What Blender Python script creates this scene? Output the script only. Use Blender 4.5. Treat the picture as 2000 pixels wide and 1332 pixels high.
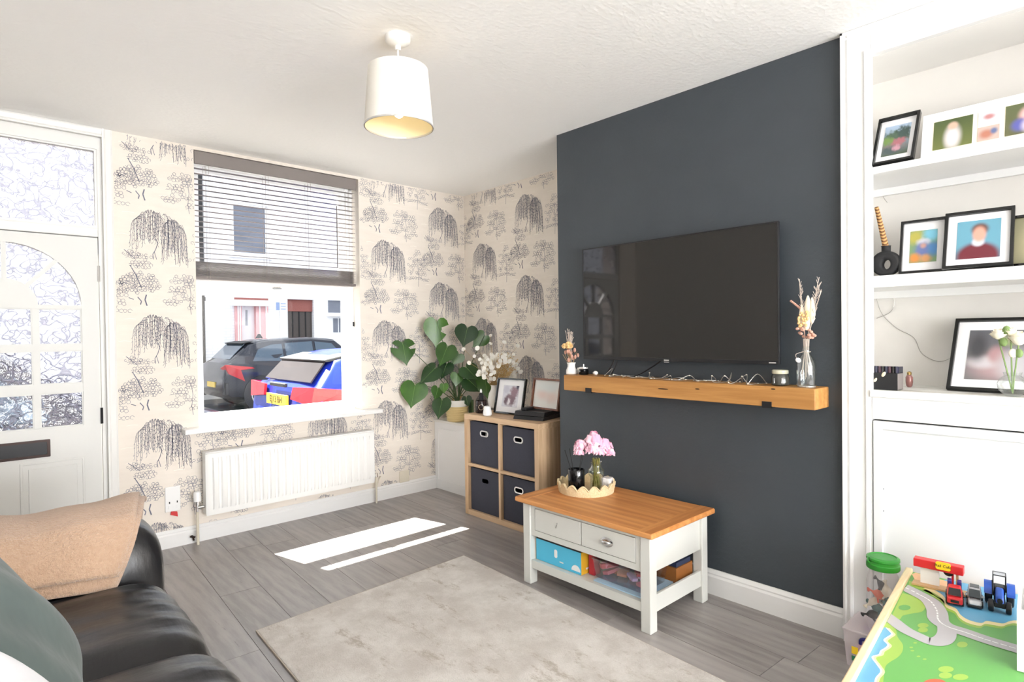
import bpy, bmesh, math, random
import numpy as np
from math import sin, cos, pi, radians, sqrt, atan2
from mathutils import Vector, Matrix

for o in list(bpy.data.objects):
    bpy.data.objects.remove(o, do_unlink=True)
SC = bpy.context.scene
COL = SC.collection
random.seed(7)
rng = np.random.default_rng(11)

# ------------------------------------------------------------------ camera
# world: X along the window wall, Y towards it, Z up, metres; camera above the sofa end
YAW, PITCH, ROLL, FPX, CAMH = radians(42.75), radians(-0.72), radians(-0.74), 1161.0, 1.27
CAMPOS = Vector((0, 0, CAMH))
_f = Vector((sin(YAW)*cos(PITCH), cos(YAW)*cos(PITCH), sin(PITCH)))
_r0 = Vector((cos(YAW), -sin(YAW), 0)); _u0 = _r0.cross(_f)
_r = _r0*cos(ROLL) + _u0*sin(ROLL); _u = -_r0*sin(ROLL) + _u0*cos(ROLL)
cd = bpy.data.cameras.new('camera'); cam = bpy.data.objects.new('camera', cd); COL.objects.link(cam)
cd.sensor_width = 36; cd.sensor_fit = 'HORIZONTAL'; cd.lens = 36*FPX/2000; cd.clip_start = 0.02; cd.clip_end = 300
cam.matrix_world = Matrix(((_r.x, _u.x, -_f.x, 0), (_r.y, _u.y, -_f.y, 0), (_r.z, _u.z, -_f.z, CAMH), (0, 0, 0, 1)))
SC.camera = cam

def ray(x, y): return _f + _r*((x-1000)/FPX) - _u*((y-666)/FPX)
def PZ(x, y, z): v = ray(x, y); return CAMPOS + v*((z-CAMH)/v.z)      # pixel -> point on a level surface
def PX(x, y, X): v = ray(x, y); return CAMPOS + v*(X/v.x)             # pixel -> point on the chimney side planes
def PY(x, y, Y): v = ray(x, y); return CAMPOS + v*(Y/v.y)             # pixel -> point on the window wall planes
def PROJ(p):
    q = Vector(p)-CAMPOS; z = q.dot(_f); return 1000+FPX*q.dot(_r)/z, 666-FPX*q.dot(_u)/z

# ------------------------------------------------------------------ world, sun, fill lamps, exposure
W = bpy.data.worlds.new('sky'); SC.world = W; W.use_nodes = True
wn = W.node_tree.nodes; wl = W.node_tree.links; wn.clear()
wo = wn.new('ShaderNodeOutputWorld'); wb = wn.new('ShaderNodeBackground'); sk = wn.new('ShaderNodeTexSky')
sk.sky_type = 'HOSEK_WILKIE'; sk.turbidity = 6.0; sk.ground_albedo = 0.5
SUND = Vector((0.16, -0.66, -1.0)).normalized()       # direction the sunlight travels
sk.sun_direction = -SUND
wmx = wn.new('ShaderNodeMix'); wmx.data_type = 'RGBA'; wmx.inputs[0].default_value = 0.72
wl.new(sk.outputs[0], wmx.inputs[6]); wmx.inputs[7].default_value = (0.93, 0.96, 1.0, 1)
wl.new(wmx.outputs[2], wb.inputs['Color']); wb.inputs['Strength'].default_value = 2.3
wl.new(wb.outputs[0], wo.inputs[0])
sd = bpy.data.lights.new('sun', 'SUN'); sun = bpy.data.objects.new('sun', sd); COL.objects.link(sun)
sd.energy = 42.0; sd.angle = radians(0.5); sd.color = (1, 0.965, 0.9)
sun.rotation_euler = SUND.to_track_quat('-Z', 'Y').to_euler()
def area(name, loc, aim, sx, sy, power, color=(1, 1, 1)):
    d = bpy.data.lights.new(name, 'AREA'); d.shape = 'RECTANGLE'; d.size = sx; d.size_y = sy; d.energy = power; d.color = color
    o = bpy.data.objects.new(name, d); COL.objects.link(o); o.location = loc
    o.rotation_euler = (Vector(aim)-Vector(loc)).to_track_quat('-Z', 'Z').to_euler(); return o
# added fill lamp behind the camera, tilted up to brighten the ceiling
area('back_fill_lamp', (1.2, -5.07, 1.2), (1.2, -4.1, 2.46), 2.9, 2.1, 450, (0.97, 0.985, 1.0))
# second added fill lamp, unseen at the left, for the chimney and corner
area('side_fill_lamp', (-0.60, -3.0, 1.35), (.6, -2.2, 2.4), 1.6, 1.5, 95, (0.97, 0.985, 1.0))
VS = SC.view_settings
VS.view_transform = 'Standard'; VS.look = 'None'; VS.gamma = 1.0; VS.use_curve_mapping = False; VS.exposure = 0.4
SC.display_settings.display_device = 'sRGB'
try:
    SC.cycles.use_denoising = True; SC.cycles.max_bounces = 10; SC.cycles.diffuse_bounces = 6
    SC.cycles.transparent_max_bounces = 24; SC.cycles.sample_clamp_indirect = 8.0; SC.cycles.caustics_refractive = False; SC.cycles.caustics_reflective = False
except Exception: pass

# ------------------------------------------------------------------ mesh helpers
class MB:
    """collects shapes in world space; build() links them as one mesh object"""
    def __init__(s, xf=None): s.v = []; s.f = []; s.xf = xf
    def add(s, vs, fs):
        n = len(s.v)
        if s.xf is not None: vs = [s.xf @ Vector(p) for p in vs]
        s.v += [tuple(p) for p in vs]; s.f += [tuple(i+n for i in f) for f in fs]; return s
    def box(s, x0, x1, y0, y1, z0, z1):
        return s.add([(x0,y0,z0),(x1,y0,z0),(x1,y1,z0),(x0,y1,z0),(x0,y0,z1),(x1,y0,z1),(x1,y1,z1),(x0,y1,z1)],
                     [(0,3,2,1),(4,5,6,7),(0,1,5,4),(1,2,6,5),(2,3,7,6),(3,0,4,7)])
    def hexa(s, p): # eight points, bottom ring then top ring
        return s.add(p, [(0,3,2,1),(4,5,6,7),(0,1,5,4),(1,2,6,5),(2,3,7,6),(3,0,4,7)])
    def lathe(s, prof, c=(0,0,0), n=24, cap0=True, cap1=True, sx=1, sy=1):
        vs = []; fs = []; m = len(prof)
        for (r, z) in prof:
            for k in range(n):
                a = 2*pi*k/n; vs.append((c[0]+r*cos(a)*sx, c[1]+r*sin(a)*sy, c[2]+z))
        for i in range(m-1):
            for k in range(n):
                k2 = (k+1) % n; fs.append((i*n+k, i*n+k2, (i+1)*n+k2, (i+1)*n+k))
        if cap0: fs.append(tuple(range(n-1, -1, -1)))
        if cap1: fs.append(tuple((m-1)*n+k for k in range(n)))
        return s.add(vs, fs)
    def tube(s, pts, r, n=6, r1=None, cap=True):
        pts = [Vector(p) for p in pts]; m = len(pts); vs = []; fs = []
        t = (pts[1]-pts[0]).normalized(); up = Vector((0,0,1)) if abs(t.z) < .9 else Vector((1,0,0))
        a = t.cross(up).normalized()
        for i, p in enumerate(pts):
            tt = (pts[min(i+1, m-1)]-pts[max(i-1, 0)])
            if tt.length > 1e-9: t = tt.normalized()
            a = (a - t*a.dot(t)); a = a.normalized() if a.length > 1e-6 else t.orthogonal().normalized()
            b = t.cross(a); rr = r if r1 is None else r+(r1-r)*i/(m-1)
            for k in range(n):
                g = 2*pi*k/n; vs.append(p + a*(rr*cos(g)) + b*(rr*sin(g)))
        for i in range(m-1):
            for k in range(n):
                k2 = (k+1) % n; fs.append((i*n+k, i*n+k2, (i+1)*n+k2, (i+1)*n+k))
        if cap: fs.append(tuple(range(n-1, -1, -1))); fs.append(tuple((m-1)*n+k for k in range(n)))
        return s.add(vs, fs)
    def prism(s, poly, fn, t0, t1):  # poly of 2D points, fn(u, v, t) -> 3D
        n = len(poly); vs = [fn(u, v, t0) for u, v in poly]+[fn(u, v, t1) for u, v in poly]
        fs = [tuple(range(n-1, -1, -1)), tuple(range(n, 2*n))]+[(i, (i+1) % n, n+(i+1) % n, n+i) for i in range(n)]
        return s.add(vs, fs)
    def ring(s, outer, inner, fn, t0, t1): # frame between two loops with the same number of points
        n = len(outer); vs = [fn(*p, t0) for p in outer]+[fn(*p, t0) for p in inner]+[fn(*p, t1) for p in outer]+[fn(*p, t1) for p in inner]
        fs = []
        for i in range(n):
            j = (i+1) % n
            fs += [(i, n+i, n+j, j), (2*n+i, 2*n+j, 3*n+j, 3*n+i), (i, j, 2*n+j, 2*n+i), (n+i, 3*n+i, 3*n+j, n+j)]
        return s.add(vs, fs)
    def grid(s, fn, nu, nv, closeu=False):
        vs = [fn(i/(nu if closeu else nu-1), j/(nv-1)) for j in range(nv) for i in range(nu)]; fs = []
        for j in range(nv-1):
            for i in range(nu if closeu else nu-1):
                i2 = (i+1) % nu; fs.append((j*nu+i, j*nu+i2, (j+1)*nu+i2, (j+1)*nu+i))
        return s.add(vs, fs)
    def ball(s, c, r, n=12, m=8, sc=(1,1,1), fn=None):
        vs = [(0,0,-1)]; fs = []
        for j in range(1, m):
            t = -pi/2+pi*j/m
            for k in range(n): a = 2*pi*k/n; vs.append((cos(t)*cos(a), cos(t)*sin(a), sin(t)))
        vs.append((0,0,1)); L = len(vs)-1
        for k in range(n): fs.append((0, 1+(k+1) % n, 1+k)); fs.append((L, L-n+k, L-n+(k+1) % n))
        for j in range(m-2):
            for k in range(n): k2 = (k+1) % n; fs.append((1+j*n+k, 1+j*n+k2, 1+(j+1)*n+k2, 1+(j+1)*n+k))
        out = []
        for p in vs:
            q = Vector((p[0]*sc[0], p[1]*sc[1], p[2]*sc[2]))*r
            if fn: q = fn(q, p)
            out.append(q+Vector(c))
        return s.add(out, fs)
    def build(s, name, mat, parent=None, base=None, smooth=None, bev=0, seg=2, sub=0, solid=0, recalc=True):
        if parent is not None: base = parent['_base']
        elif base is None:
            a = np.array(s.v); base = ((a[:,0].min()+a[:,0].max())/2, (a[:,1].min()+a[:,1].max())/2, a[:,2].min())
        b = Vector(base); me = bpy.data.meshes.new(name)
        me.from_pydata([tuple(Vector(p)-b) for p in s.v], [], s.f); me.update()
        if recalc:
            bm = bmesh.new(); bm.from_mesh(me); bmesh.ops.recalc_face_normals(bm, faces=bm.faces); bm.to_mesh(me); bm.free()
        if isinstance(mat, str): mat = M[mat]
        me.materials.append(mat)
        o = bpy.data.objects.new(name, me); COL.objects.link(o); o['_base'] = tuple(b)
        if parent is not None: o.parent = parent
        else: o.location = b
        if smooth is not None:
            me.polygons.foreach_set('use_smooth', [True]*len(me.polygons))
            if smooth < 180: me.set_sharp_from_angle(angle=radians(smooth))
        if solid: m = o.modifiers.new('t', 'SOLIDIFY'); m.thickness = solid; m.offset = 0
        if bev: m = o.modifiers.new('b', 'BEVEL'); m.width = bev; m.segments = seg; m.limit_method = 'ANGLE'; m.angle_limit = radians(35)
        if sub: m = o.modifiers.new('s', 'SUBSURF'); m.levels = sub; m.render_levels = sub
        return o
def thing(name, label, cat, base, group=None, rot=None):
    o = bpy.data.objects.new(name, None); COL.objects.link(o); o.location = base; o.empty_display_size = 0.05
    o['_base'] = tuple(base); return tag(o, label, cat, group)
def tag(o, label, cat, group=None):
    o['label'] = label; o['category'] = cat
    if group: o['group'] = group
    return o
def struct(o, label=None, cat=None):
    o['kind'] = 'structure'
    if label: o['label'] = label
    if cat: o['category'] = cat
    return o
def sthing(name, base, label=None, cat=None):
    o = bpy.data.objects.new(name, None); COL.objects.link(o); o.location = base; o['_base'] = tuple(base); return struct(o, label, cat)
def text_mesh(name, body, size, mtx, mat, parent, depth=0.0004, align='CENTER'):
    c = bpy.data.curves.new('t', 'FONT'); c.body = body; c.size = size; c.extrude = depth; c.align_x = align; c.align_y = 'CENTER'; c.resolution_u = 3
    t = bpy.data.objects.new('t', c); COL.objects.link(t); dg = bpy.context.evaluated_depsgraph_get()
    me = bpy.data.meshes.new_from_object(t.evaluated_get(dg)); bpy.data.objects.remove(t); bpy.data.curves.remove(c)
    b = Matrix.Translation(-Vector(parent['_base'])); me.transform(b @ mtx); me.materials.clear(); me.materials.append(M[mat] if isinstance(mat, str) else mat)
    o = bpy.data.objects.new(name, me); COL.objects.link(o); o.parent = parent; o['_base'] = parent['_base']; return o
def frame_mtx(o, ux, uy):  # matrix whose x axis is ux, y axis uy
    ux = Vector(ux).normalized(); uy = Vector(uy); uy = (uy-ux*uy.dot(ux)).normalized(); uz = ux.cross(uy)
    return Matrix(((ux.x, uy.x, uz.x, o[0]), (ux.y, uy.y, uz.y, o[1]), (ux.z, uy.z, uz.z, o[2]), (0, 0, 0, 1)))
def arc(c, r, a0, a1, n): return [(c[0]+r*cos(a0+(a1-a0)*i/(n-1)), c[1]+r*sin(a0+(a1-a0)*i/(n-1))) for i in range(n)]
def rrect(x0, x1, y0, y1, r, n=4):
    return arc((x1-r, y0+r), r, -pi/2, 0, n)+arc((x1-r, y1-r), r, 0, pi/2, n)+arc((x0+r, y1-r), r, pi/2, pi, n)+arc((x0+r, y0+r), r, pi, 1.5*pi, n)
def smooth_path(pts, n=8):  # Catmull-Rom
    pts = [Vector(p) for p in pts]; out = []
    for i in range(len(pts)-1):
        p0 = pts[max(i-1, 0)]; p1 = pts[i]; p2 = pts[i+1]; p3 = pts[min(i+2, len(pts)-1)]
        for k in range(n):
            t = k/n; out.append(0.5*((2*p1)+(p2-p0)*t+(2*p0-5*p1+4*p2-p3)*t*t+(3*p1-p0-3*p2+p3)*t**3))
    out.append(pts[-1]); return out

# ------------------------------------------------------------------ materials
M = {}
def S(r, g, b):  # sRGB 0-255 -> linear
    return tuple((c/255/12.92 if c/255 <= .04045 else ((c/255+.055)/1.055)**2.4) for c in (r, g, b))
class NT:
    def __init__(s, name):
        s.m = bpy.data.materials.new(name); s.m.use_nodes = True; s.t = s.m.node_tree; s.t.nodes.clear()
        s.out = s.t.nodes.new('ShaderNodeOutputMaterial')
    def n(s, typ, **kw):
        nd = s.t.nodes.new('ShaderNode'+typ)
        for k, v in kw.items():
            if k.startswith('i_'): s.set(nd.inputs[int(k[2:]) if k[2:].isdigit() else k[2:].replace('_', ' ')], v)
            else: setattr(nd, k, v)
        return nd
    def set(s, inp, v):
        if hasattr(v, 'is_output') or isinstance(v, bpy.types.NodeSocket): s.t.links.new(v, inp)
        elif isinstance(v, tuple) and len(v) == 3 and inp.type == 'RGBA': inp.default_value = (*v, 1)
        else: inp.default_value = v
    def math(s, op, a, b=0.0, c=None):
        nd = s.n('Math', operation=op); s.set(nd.inputs[0], a); s.set(nd.inputs[1], b)
        if c is not None: s.set(nd.inputs[2], c)
        return nd.outputs[0]
    def mix(s, f, a, b, blend='MIX'):
        nd = s.n('Mix', data_type='RGBA', blend_type=blend); s.set(nd.inputs[0], f); s.set(nd.inputs[6], a); s.set(nd.inputs[7], b); return nd.outputs[2]
    def ramp(s, f, lo, hi, c0=None, c1=None):
        nd = s.n('MapRange', interpolation_type='SMOOTHSTEP'); s.set(nd.inputs[0], f); nd.inputs[1].default_value = lo; nd.inputs[2].default_value = hi
        return nd.outputs[0] if c0 is None else s.mix(nd.outputs[0], c0, c1)
    def coords(s, scale=(1, 1, 1), rot=(0, 0, 0), kind='Object', loc=(0, 0, 0)):
        tc = s.n('TexCoord'); mp = s.n('Mapping'); s.t.links.new(tc.outputs[kind], mp.inputs[0])
        mp.inputs['Scale'].default_value = scale; mp.inputs['Rotation'].default_value = rot; mp.inputs['Location'].default_value = loc; return mp.outputs[0]
    def noise(s, vec, scale, detail=3, rough=.55):
        nd = s.n('TexNoise'); s.t.links.new(vec, nd.inputs['Vector']); nd.inputs['Scale'].default_value = scale
        nd.inputs['Detail'].default_value = detail; nd.inputs['Roughness'].default_value = rough; return nd.outputs[0]
    def bsdf(s, color, rough=.5, metal=0., bump=None, bstr=.3, bdist=.01, **kw):
        p = s.n('BsdfPrincipled'); s.set(p.inputs['Base Color'], color); s.set(p.inputs['Roughness'], rough); s.set(p.inputs['Metallic'], metal)
        for k, v in kw.items(): s.set(p.inputs[k.replace('_', ' ')], v)
        if bump is not None:
            b = s.n('Bump'); b.inputs['Strength'].default_value = bstr; b.inputs['Distance'].default_value = bdist
            s.t.links.new(bump, b.inputs['Height']); s.t.links.new(b.outputs[0], p.inputs['Normal'])
        s.t.links.new(p.outputs[0], s.out.inputs[0]); M[s.m.name] = s.m; return s.m
def plain(name, c, rough=.5, metal=0., var=.06, scale=12., bstr=0., bscale=60., **kw):
    t = NT(name); v = t.coords(); nz = t.noise(v, scale)
    c = S(*c); lo = tuple(max(0, x*(1-var)) for x in c); hi = tuple(min(1, x*(1+var)) for x in c)
    col = t.mix(nz, lo, hi)
    if bstr: return t.bsdf(col, rough, metal, bump=t.noise(v, bscale, 4), bstr=bstr, bdist=.004, **kw)
    return t.bsdf(col, rough, metal, **kw)
def wood(name, c0, c1, axis='Y', scale=9., stretch=.07, rough=.45, knots=True, rnd=False):
    t = NT(name); sc = {'X': (stretch, 1, 1), 'Y': (1, stretch, 1), 'Z': (1, 1, stretch)}[axis]
    v = t.coords(sc)
    if rnd:
        oi = t.n('ObjectInfo'); cx = t.n('CombineXYZ'); t.set(cx.inputs[0], t.math('MULTIPLY', oi.outputs['Random'], 37.)); t.set(cx.inputs[1], t.math('MULTIPLY', oi.outputs['Random'], 11.))
        ad = t.n('VectorMath', operation='ADD'); t.t.links.new(v, ad.inputs[0]); t.t.links.new(cx.outputs[0], ad.inputs[1]); v = ad.outputs[0]
    n1 = t.noise(v, scale, 6, .62); n2 = t.noise(v, scale*7, 4, .6)
    wv = t.n('TexWave', wave_type='BANDS', bands_direction={'X': 'Y', 'Y': 'X', 'Z': 'X'}[axis]); t.t.links.new(v, wv.inputs[0]); wv.inputs['Scale'].default_value = scale*.6; wv.inputs['Distortion'].default_value = 9; wv.inputs['Detail'].default_value = 3
    f = t.math('ADD', t.math('MULTIPLY', n1, .55), t.math('ADD', t.math('MULTIPLY', n2, .35), t.math('MULTIPLY', wv.outputs[0], .1)))
    col = t.ramp(f, .34, .66, S(*c0), S(*c1))
    if rnd: col = t.mix(t.math('MULTIPLY', oi.outputs['Random'], .35), col, S(*[min(255, q+22) for q in c1]))
    return t, col, f, t.bsdf(col, rough, bump=f, bstr=.08, bdist=.004)
plain('white_paint', (230, 229, 226), .5, var=.015, bstr=.05, bscale=20)
plain('door_paint', (217, 217, 214), .5, var=.015, bstr=.05, bscale=20)
plain('alcove_paint', (216, 213, 208), .8, var=.03, bstr=.06, bscale=30)
plain('cupboard_paint', (220, 221, 222), .4, var=.015)
plain('white_gloss', (232, 232, 231), .3, var=.012)
plain('white_upvc', (246, 247, 248), .25, var=.01)
plain('radiator_white', (229, 229, 227), .32, var=.01)
plain('white_plastic', (234, 234, 233), .3, var=.01)
plain('cream_plastic', (222, 214, 196), .4, var=.03)
plain('black_metal', (34, 34, 36), .45, .3, var=.1)
plain('black_plastic', (24, 24, 27), .38, var=.1)
plain('black_gloss', (14, 14, 15), .08, var=.05)
plain('black_matte', (26, 26, 28), .75, var=.12, bstr=.1)
plain('chrome', (205, 205, 205), .16, 1.0, var=.02)
plain('silver_trim', (214, 212, 210), .3, .55, var=.02)
plain('brass', (178, 150, 96), .3, .9)
plain('bronze', (52, 38, 34), .4, .6, var=.2)
plain('asphalt', (66, 68, 72), .9, var=.16, scale=30, bstr=.3, bscale=200)
plain('pavement', (150, 148, 145), .9, var=.1, scale=20, bstr=.2)
# ------------------------------------------------------------------ structure
YW, XC, XR, XL, YB, CEIL = 4.055, 2.65, 3.20, -0.55, -5.0, 2.46
YCH0, YCH1 = 0.865, 2.447                    # chimney breast
WT = 0.27
WX0, WX1, WZ0, WZ1 = 1.075, 2.20, 0.705, 2.44   # window opening
DX0, DX1, DZ1 = -0.25, 0.622, 2.435          # door opening
t = NT('wallpaper_cream'); v = t.coords(); t.bsdf(t.mix(t.noise(t.coords((1, 1, 6)), 5, 4), S(224, 215, 204), S(235, 227, 217)), .85, bump=t.noise(v, 90, 3), bstr=.04)
plain('print_ink', (108, 111, 128), .85, var=.12)
plain('print_ink_pale', (126, 127, 140), .85, var=.1)
plain('print_white', (244, 238, 228), .85, var=.02)
t = NT('slate_paint'); v = t.coords(); n = t.noise(v, 3, 4)
bmp = t.math('ADD', t.noise(v, 55, 4), t.math('MULTIPLY', t.noise(t.coords((1, 1, .25)), 16, 3), .7))
t.bsdf(t.mix(n, S(56, 62, 68), S(64, 70, 76)), t.math('ADD', t.math('MULTIPLY', t.noise(v, 9, 3), .2), .42), bump=bmp, bstr=.22, bdist=.006)
t = NT('ceiling_white'); v = t.coords(); vo = t.n('TexVoronoi'); t.t.links.new(t.coords((1, 1.6, 1)), vo.inputs[0]); vo.inputs['Scale'].default_value = 42
t.bsdf(t.mix(t.noise(v, 1.3, 3), S(246, 245, 243), S(250, 249, 247)), .85, bump=t.math('ADD', vo.outputs[0], t.noise(v, 30, 3)), bstr=.16, bdist=.006)
plain('wall_white', (238, 236, 232), .8, var=.02, bstr=.06, bscale=30)
# laminate
tt, colr, ff, _ = wood('laminate', (124, 119, 117), (156, 150, 147), 'Y', 9, .12, .32, rnd=True)
pb = [n for n in tt.t.nodes if n.type == 'BSDF_PRINCIPLED'][0]
v2 = tt.coords((1, .06, 1)); crk = tt.ramp(tt.noise(v2, 15, 6, .8), .60, .67)
tt.set(pb.inputs['Base Color'], tt.mix(tt.math('MULTIPLY', crk, .7), colr, S(84, 77, 74)))
plain('plank_joint', (70, 64, 60), .9)

PLR = radians(3.5)
def clip_poly(poly, x0, x1, y0, y1):
    for ax, lim, sg in ((0, x0, 1), (0, x1, -1), (1, y0, 1), (1, y1, -1)):
        out = []
        for i in range(len(poly)):
            a, b = poly[i], poly[(i+1) % len(poly)]; da = (a[ax]-lim)*sg; db = (b[ax]-lim)*sg
            if da >= 0: out.append(a)
            if (da >= 0) != (db >= 0):
                q = da/(da-db); out.append((a[0]+(b[0]-a[0])*q, a[1]+(b[1]-a[1])*q))
        poly = out
        if not poly: return []
    return poly
fl = struct(MB().box(XL, XR, YB, YW, -.04, -.0125).build('floor', 'plank_joint', base=(0, 0, -.04)), 'grey wood laminate floor of long planks')
PW, PL = .193, 1.285
for i in range(-6, 22):
    off = (i*.41 + (i % 3)*.23) % PL
    for j in range(-6, 6):
        u0, u1 = i*PW-.06+.001, (i+1)*PW-.06-.001; w0, w1 = j*PL+off+.001, (j+1)*PL+off-.001
        q = [(u*cos(PLR)+w*sin(PLR), -u*sin(PLR)+w*cos(PLR)) for u, w in ((u0, w0), (u1, w0), (u1, w1), (u0, w1))]
        q = clip_poly(q, XL+.002, XR-.002, YB+.002, YW-.002)
        if len(q) < 3: continue
        if max(abs(q[k][0]*q[(k+1) % len(q)][1]-q[(k+1) % len(q)][0]*q[k][1]) for k in range(len(q))) < 1e-5: continue
        cx = sum(p[0] for p in q)/len(q); cy = sum(p[1] for p in q)/len(q)
        mb = MB(); mb.prism([(p[0]-cx, p[1]-cy) for p in q], lambda a, b, z: (a, b, z), -.0125, 0)
        o = mb.build('floor_plank', 'laminate', base=(0, 0, 0)); o.parent = fl; o.location = (cx, cy, .04)
struct(MB().box(XL-.15, XR+.15, YB-.15, YW+WT, CEIL, CEIL+.1).build('ceiling', 'ceiling_white'), 'white ceiling with a fine leathery texture')
wf = MB()
for x0, x1, z0, z1 in ((XL-.15, DX0, 0, CEIL), (DX0, DX1, DZ1, CEIL), (DX1, WX0, 0, CEIL), (WX0, WX1, 0, WZ0), (WX0, WX1, WZ1, CEIL), (WX1, XR+.15, 0, CEIL)):
    wf.box(x0, x1, YW, YW+WT, z0, z1)
wall_front = struct(wf.build('wall_front', 'wallpaper_cream', base=(0, YW, 0)), 'cream wallpapered window wall printed with willow and pine trees')
wall_alc = struct(MB().box(XR, XR+.15, YB-.15, YW, 0, CEIL).build('wall_right', 'wallpaper_cream', base=(XR, 0, 0)), 'cream wallpapered alcove wall beside the dark chimney breast')
struct(MB().box(XC, XR-.001, YCH0, YCH1, 0, CEIL).build('wall_chimney', 'slate_paint', base=(XC, YCH0, 0)), 'dark slate grey painted chimney breast')
lwm = MB()
for y0, y1, z0, z1 in ((YB-.15, -3.8, 0, CEIL), (-2.2, YW, 0, CEIL), (-3.8, -2.2, 0, .6), (-3.8, -2.2, 2.1, CEIL)): lwm.box(XL-.15, XL, y0, y1, z0, z1)
struct(lwm.build('wall_left', 'wall_white', base=(XL, 0, 0)))
w3 = sthing('added_window_left', (XL, -3.0, .6)); w3['label'] = 'added white side window in the unseen left wall behind, for a fill lamp'  # opening and frame invented only to carry the left fill lamp
for y in (-3.8, -3.03, -2.26): MB().box(XL-.12, XL-.06, y, y+.06, .6, 2.1).build('stile', 'white_upvc', w3)
for z in (.6, 2.04): MB().box(XL-.12, XL-.06, -3.74, -2.26, z, z+.06).build('rail', 'white_upvc', w3)
# unseen back wall; its glazed doors are made up to house a fill lamp
bw = MB()
for x0, x1, z0, z1 in ((XL, -.3, 0, CEIL), (2.7, XR, 0, CEIL), (-.3, 2.7, 2.28, CEIL)): bw.box(x0, x1, YB-.15, YB, z0, z1)
struct(bw.build('wall_back', 'wall_white', base=(0, YB, 0)))
w2 = sthing('added_doors_back', (1.2, YB, 0)); w2['label'] = 'added white glazed doors in the unseen wall behind, for a fill lamp'
for x in (-.3, 1.15, 2.6): MB().box(x, x+.1, YB-.11, YB-.04, 0, 2.28).build('stile', 'white_upvc', w2)
for z in (0, 2.18): MB().box(-.2, 2.6, YB-.11, YB-.04, z, z+.1).build('rail', 'white_upvc', w2)

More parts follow.
